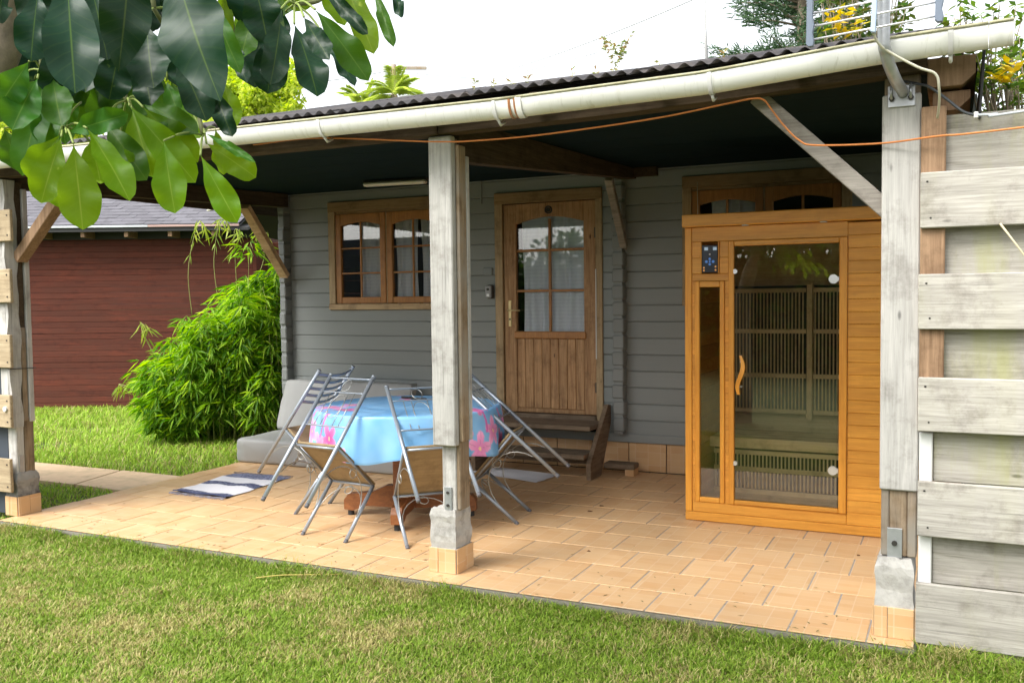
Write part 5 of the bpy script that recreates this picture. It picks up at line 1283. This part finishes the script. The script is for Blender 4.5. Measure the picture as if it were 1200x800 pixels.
# ------------------------------------------------------------------ trees and wires beyond the roof
def bgtree(name, label, cat, clumps, mat, leafL, leafW, n, trunk=None, barkm=BARK, grp=None):
    """clumps: (pixel x, pixel y, distance, radius m, height radius m)"""
    c0 = at(clumps[0][0], clumps[0][1], clumps[0][2]); gx = trunk if trunk else (c0.x, c0.y)
    t = thing(name, (gx[0], gx[1], Lz), label, cat, grp)
    P_ = []; D_ = []
    for (x, y, d, r, rh) in clumps:
        k = int(n*r*r*(rh/r)); p, dd = blob(at(x, y, d), (r, r, rh), max(60, k), sub=14, subr=.38); P_.append(p); D_.append(dd)
    P_ = np.concatenate(P_); D_ = np.concatenate(D_); k = len(P_)
    V, F = leafcloud(P_, D_+np.array([[0, 0, -.2]]), rdir(k), rng.uniform(.7, 1.25, k)*leafL, leafW, .1)
    tag(npmesh('crown', V, F, mat, t), kind='stuff')
    br = []
    zc = c0.z
    tr_ = tubegeo(spline([(gx[0], gx[1], Lz-.1), (gx[0]+.1, gx[1], zc*.45), (c0.x, c0.y, zc)], 5), [.16]*5+[.11]*5+[.06], 10)
    mesh('trunk', *tr_, barkm, t, smooth=True)
    for (x, y, d, r, rh) in clumps:
        q = at(x, y, d); br.append(tubegeo(spline([(gx[0]+.05, gx[1], max(.5, q.z*.6)), (Vector((gx[0], gx[1], q.z*.8))+q)/2, q], 4), [.06]*4+[.03]*4+[.012], 6))
    mesh('limb', *join(br), barkm, t, smooth=True)
    return t
LIME = foliage('lime_leaf', [(.42, .52, .04), (.55, .62, .07), (.25, .38, .04), (.66, .70, .12)], .45)
bgtree('leafy_tree', 'sunny yellow green tree rising behind roof at upper left', 'tree',
       [(300, 120, 22, .9, .8), (265, 105, 22, .8, .8), (325, 100, 22.3, .8, .7), (335, 140, 22, .6, .45), (250, 150, 21.5, 1., .6), (290, 80, 22.5, .55, .5), (200, 120, 22.4, .9, .9)], LIME, .13, .075, 4600)
bgtree('leafy_tree', 'yellow green foliage glimpsed through the big leaves at far left', 'tree',
       [(10, 150, 20, .8, .7), (150, 110, 22, 1.1, .9), (90, 140, 22, .9, .8), (205, 80, 22, .9, .9), (45, 250, 19, .5, .6), (-60, 140, 20, 1.2, 1.2)], LIME, .16, .09, 2400)
PINE = foliage('pine_needle', [(.035, .085, .04), (.06, .12, .055), (.10, .17, .08), (.045, .09, .035)], .2)
pt = thing('pine_tree', (at(938, 0, 18).x, at(938, 0, 18).y, Lz), 'blue green pine tree behind the roof left of the antenna', 'tree')
P_ = []; A_ = []; br = []
tx, ty = at(938, 0, 18).x, at(938, 0, 18).y
for i in range(120):
    z = random.uniform(4.2, 9.2); a = random.uniform(0, 6.28); L_ = (9.8-z)*.32*random.uniform(.7, 1.1)+.25
    s0 = Vector((tx, ty, z)); e = s0+Vector((math.cos(a)*L_, math.sin(a)*L_, random.uniform(-.1, .35)*L_))
    br.append(tubegeo([s0, (s0+e)/2+Vector((0, 0, .05)), e], [.03, .02, .008], 5))
    for _ in range(210):
        t = random.uniform(.3, 1.05); q = s0.lerp(e, t)+Vector((random.gauss(0, .09), random.gauss(0, .09), random.gauss(0, .06)))
        P_.append(q); A_.append((math.cos(a)*.7+random.gauss(0, .6), math.sin(a)*.7+random.gauss(0, .6), random.uniform(-.3, .9)))
P_ = np.array(P_, float); A_ = np.array(A_); k = len(P_)
V, F = leafcloud(P_, A_, rdir(k), rng.uniform(.14, .26, k), .026, .05)
tag(npmesh('crown', V, F, PINE, pt), kind='stuff'); mesh('limb', *join(br), BARK, pt, smooth=True)
mesh('trunk', *tubegeo([(tx, ty, Lz), (tx+.05, ty, 5), (tx, ty, 9.6)], [.2, .12, .03], 10), BARK, pt, smooth=True)
SHRUB = foliage('yellow_green_leaf', [(.10, .19, .03), (.17, .27, .04), (.28, .33, .05), (.07, .14, .03)], .35)
YEL = foliage('yellow_leaf', [(.60, .42, .03), (.68, .50, .06), (.45, .40, .04)], .35)
def sprays(name, label, cat, spots, mat, L_, W_, per, base, extra=None, spread=.07):
    """whorls of leaves at the ends of thin upward twigs"""
    t = thing(name, (base[0], base[1], Lz), label, cat)
    P_ = []; A_ = []; tw = []
    for (x, y, d) in spots:
        q = at(x, y, d); b0 = Vector((base[0]+random.uniform(-.2, .2), base[1]+random.uniform(-.2, .2), q.z*.35)); mid = (b0+q)/2+Vector((random.uniform(-.1, .1), 0, .1))
        tw.append(tubegeo(spline([b0, mid, q], 4), [.012]*4+[.006]*4+[.003], 5))
        for _ in range(per):
            a = random.uniform(0, 6.28); P_.append(q+Vector((random.gauss(0, spread*.5), random.gauss(0, spread*.5), random.uniform(-spread, spread*.6)))); A_.append((math.cos(a), math.sin(a), random.uniform(-.5, .9)))
    P_ = np.array(P_, float); A_ = np.array(A_); k = len(P_)
    V, F = leafcloud(P_, A_, rdir(k)*.6+np.array([[0, 0, 1.]]), rng.uniform(.7, 1.2, k)*L_, W_, .15)
    tag(npmesh('foliage', V, F, mat, t), kind='stuff')
    if extra:
        sp2, m2 = extra; P_ = []; A_ = []
        for (x, y, d) in sp2:
            q = at(x, y, d)
            for _ in range(per):
                a = random.uniform(0, 6.28); P_.append(q+Vector((random.gauss(0, .03), random.gauss(0, .03), random.gauss(0, .03)))); A_.append((math.cos(a), math.sin(a), random.uniform(-.2, .9)))
        P_ = np.array(P_, float); A_ = np.array(A_); k = len(P_)
        V, F = leafcloud(P_, A_, rdir(k)*.6+np.array([[0, 0, 1.]]), rng.uniform(.7, 1.2, k)*L_, W_, .15); tag(npmesh('foliage', V, F, m2, t), kind='stuff')
    mesh('stem', *join(tw), BARK, t, smooth=True); return t
ru = random.uniform
sp1 = [(ru(960, 1062), ru(-60, 46), ru(9.3, 10.2)) for _ in range(70)]
sprays('croton_shrub', 'shrub with green and yellow leaves seen above the roof behind the antenna', 'shrub', sp1, foliage('croton_leaf', [(.07, .15, .03), (.13, .20, .04), (.20, .20, .05), (.05, .10, .03)], .3), .13, .05, 13, (at(1010, 50, 9.8).x, at(1010, 50, 9.8).y), ([(988, 18, 9.0), (978, 24, 9.0), (985, 38, 9.1), (1003, 30, 9.0)], YEL))
sp2 = [(ru(1108, 1260), ru(60, 160), ru(6.4, 7.6)) for _ in range(95)]+[(ru(1150, 1300), ru(20, 80), ru(6.6, 7.6)) for _ in range(8)]
sprays('garden_shrub', 'yellow green leafy shrub behind the plank fence at the right edge', 'shrub', sp2, SHRUB, .11, .042, 12, (at(1190, 100, 7).x, at(1190, 100, 7).y), ([(1182, 88, 6.2), (1170, 94, 6.3), (1193, 76, 6.2)], YEL))
sp3 = [(1118, 20, 6.6), (1128, 14, 6.6), (1140, 22, 6.6), (1112, 28, 6.6), (1150, 18, 6.7), (1165, 12, 6.7), (1180, 22, 6.7), (1165, 30, 6.7), (1190, 8, 6.7), (1198, 20, 6.7), (1135, 8, 6.7), (1172, 2, 6.7), (1125, 2, 6.8)]
sprays('garden_shrub', 'loose sprays of pale green leaves reaching above the gutter end', 'shrub', sp3, SHRUB, .10, .036, 7, (at(1160, 90, 6.7).x, at(1160, 90, 6.7).y), spread=.03)
# palm
PALM = foliage('palm_frond', [(.40, .50, .10), (.50, .56, .14), (.32, .42, .08)], .5)
def palm(px_, py_, d, nf, L_, label):
    c = at(px_, py_, d); t = thing('palm_tree', (c.x, c.y, Lz), label, 'palm tree')
    mesh('trunk', *tubegeo([(c.x, c.y, Lz), (c.x+.1, c.y, c.z*.6), tuple(c)], [.18, .13, .10], 10), BARK, t, smooth=True)
    for i in range(nf):
        a = 2*math.pi*i/nf+random.uniform(-.2, .2); el = random.uniform(.2, 1.35); P_ = []; A_ = []; rib = []
        dr = Vector((math.cos(a)*math.cos(el), math.sin(a)*math.cos(el), math.sin(el)))
        for j in range(22):
            s = j/21; q = c+dr*L_*s-Vector((0, 0, .55*L_*s*s*math.cos(el)+.1*s*s)); rib.append(q)
            if j > 2:
                sd_ = dr.cross(Vector((0, 0, 1))).normalized()
                for sg in (-1, 1):
                    for e in (0, .5):
                        P_.append(q+dr*e*L_/21); A_.append(sd_*sg+dr*.8+Vector((0, 0, -.35)))
        P_ = np.array(P_, float); A_ = np.array(A_, float); k = len(P_)
        V, F = leafcloud(P_, A_, rdir(k)*.3+np.array([[0, 0, 1.]]), rng.uniform(.3, .42, k), .035, .2)
        fo_ = npmesh('frond', V, F, PALM, t); mesh('frond_rib', *tubegeo(rib, .012, 4), PALM, fo_, smooth=True)
palm(462, 112, 26, 11, .95, 'small palm crown rising behind the corrugated roof edge, beside the pole')
palm(425, 122, 27, 9, .9, 'paler palm crown left of the other palm behind the roof edge')
# small weeds rooted in the dirt on the roof
WEED = foliage('roof_weed_leaf', [(.16, .22, .05), (.26, .28, .08), (.34, .22, .09)], .35)
def weed(px_, py_, h_px, label, nl, big=0):
    d = 5.2/ (FWD.y+(px_-600)/FPX*RGT.y)
    b0 = at(px_, py_+6, d); tip = at(px_+(26 if big else 2), py_-h_px, d); t = thing('roof_weed', tuple(b0), label, 'weed', None)
    mid = (b0+tip)/2+RGT*.01; sp_ = spline([b0, mid, tip], 6); P_ = []; A_ = []; tw = [tubegeo(sp_, .002, 4)]
    if big:
        for k in range(5):
            q = sp_[3+k]; e = q+RGT*random.uniform(-.16, .06)+UPV*random.uniform(.02, .12)+FWD*random.uniform(-.1, .1); tw.append(tubegeo([q, e], .0015, 4))
            for s in np.linspace(.2, 1, 6):
                for _ in range(4): P_.append(q.lerp(e, s)); A_.append((random.gauss(0, 1), random.gauss(0, 1), random.uniform(-.2, .8)))
    for i in range(nl):
        q = sp_[random.randint(2, len(sp_)-1)]; P_.append(q); A_.append((random.gauss(0, 1), random.gauss(0, 1), random.uniform(-.2, 1)))
    P_ = np.array(P_, float); A_ = np.array(A_); k = len(P_)
    V, F = leafcloud(P_, A_, rdir(k), rng.uniform(.025, .045, k), .013, .1)
    npmesh('leaf', V, F, WEED, t); mesh('stem', *join(tw), BSTEM, t, smooth=True)
for (x, y, h_, lb, nl, bg_) in ((554, 103, 10, 'tiny weed on the roof edge, leftmost of the roof weeds', 10, 0), (576, 104, 9, 'small weed on the roof edge, second from the left', 10, 0), (596, 102, 8, 'small low weed on the roof edge, third from the left', 9, 0), (616, 100, 12, 'upright small weed on the roof edge, fourth from the left', 14, 0), (668, 92, 10, 'yellowish weed on the roof edge left of the tall one', 14, 0), (696, 88, 6, 'low weed at the foot of the tallest roof weed', 9, 0), (714, 84, 45, 'tallest roof weed with reddish branching stems above the gutter', 26, 1), (770, 78, 6, 'low weed on the roof between the tall weed and the white pole', 8, 0), (845, 66, 8, 'small weed on the roof near the pine tree', 10, 0)):
    weed(x, y, h_, lb, nl, bg_)
# poles and wires
tag(tube('roof_pole', [at(829, 84, 6.4), at(826, 30, 6.4), at(824, -60, 6.4)], .011, plain('grey_white_pole', (.52, .52, .50), .5), None, 8), 'thin pale grey pole standing up behind the roof edge', 'pole')
up = thing('utility_pole', (at(461, 90, 38).x, at(461, 90, 38).y, Lz), 'distant utility pole with crossarm behind the palms', 'utility pole')
c = at(461, 76, 38); tube('pole', [(c.x, c.y, Lz), tuple(c)], .12, W_CORE, up, 8)
beam('crossarm', at(455, 80, 38), at(500, 80, 38), .1, .12, W_CORE, up)
WR = plain('overhead_wire', (.40, .41, .43), .6)
for (a, b_, lb, d1, d2, sag) in (((560, 92), (830, -8), 'overhead wire rising from behind the roof to the top edge, main span', 38, 22, 6), ((460, 82), (350, 98), 'faint wire running left from the utility pole', 38, 34, 2), ((470, 84), (560, 92), 'faint wire from the utility pole towards the roof weeds', 38, 38, 1), ((440, 118), (700, 62), 'faint lower wire above the roof edge', 38, 34, 4)):
    A0, B0 = at(*a, d1), at(*b_, d2); pts = [A0.lerp(B0, t)-UPV*(sag*4*t*(1-t)/FPX*(d1+d2)/2) for t in np.linspace(0, 1, 14)]
    tag(tube('overhead_wire', pts, .018, WR, None, 5), lb, 'wire')

# ------------------------------------------------------------------ unseen hedge added behind the camera so panes reflect dark, not white sky
HG = foliage('hedge_leaf', [(.03, .07, .015), (.06, .12, .02), (.09, .16, .03)], .25)
k = 26000; p = np.stack([rng.uniform(-14, 9, k), -7+rng.normal(0, .5, k), rng.uniform(Lz, 2.7, k)], 1); p[:, 2] += .4*np.sin(p[:, 0]*1.3)*(p[:, 2] > 1.5)
V, F = leafcloud(p, rdir(k), rdir(k), rng.uniform(.16, .26, k), .13, .1)
hg = thing('reflection_hedge', (-2, -7, Lz), 'unseen green hedge added behind the camera for dark pane reflections', 'hedge')
tag(npmesh('foliage', V, F, HG, hg), kind='stuff'); box('hedge_core', -14, 9, -7.2, -6.8, Lz, 2.2, plain('hedge_shade', (.02, .03, .012), .9), hg)

# grass clippings and grit blown onto the tiles, far too many and too small to count
gs = []
for i in range(170):
    x = random.uniform(-5.8, -.3); y = 4.2+abs(random.gauss(0, .35)) if i < 120 else random.uniform(4.3, 6.8)
    a = random.uniform(0, 3.14); l = random.uniform(.006, .02); dx, dy = math.cos(a)*l, math.sin(a)*l; q = random.uniform(.0008, .0022)
    gs.append(([(x-dx, y-dy, .001), (x+dy*.15+q, y-dx*.15, .004), (x+dx, y+dy, .001), (x-dy*.15-q, y+dx*.15, .002)], [(0, 1, 2, 3)]))
tag(mesh('grass_clippings', *join(gs), plain('clipping', (.16, .13, .05), .9, var=.4)), 'dry grass clippings and grit scattered over the tiles', 'debris', kind='stuff')
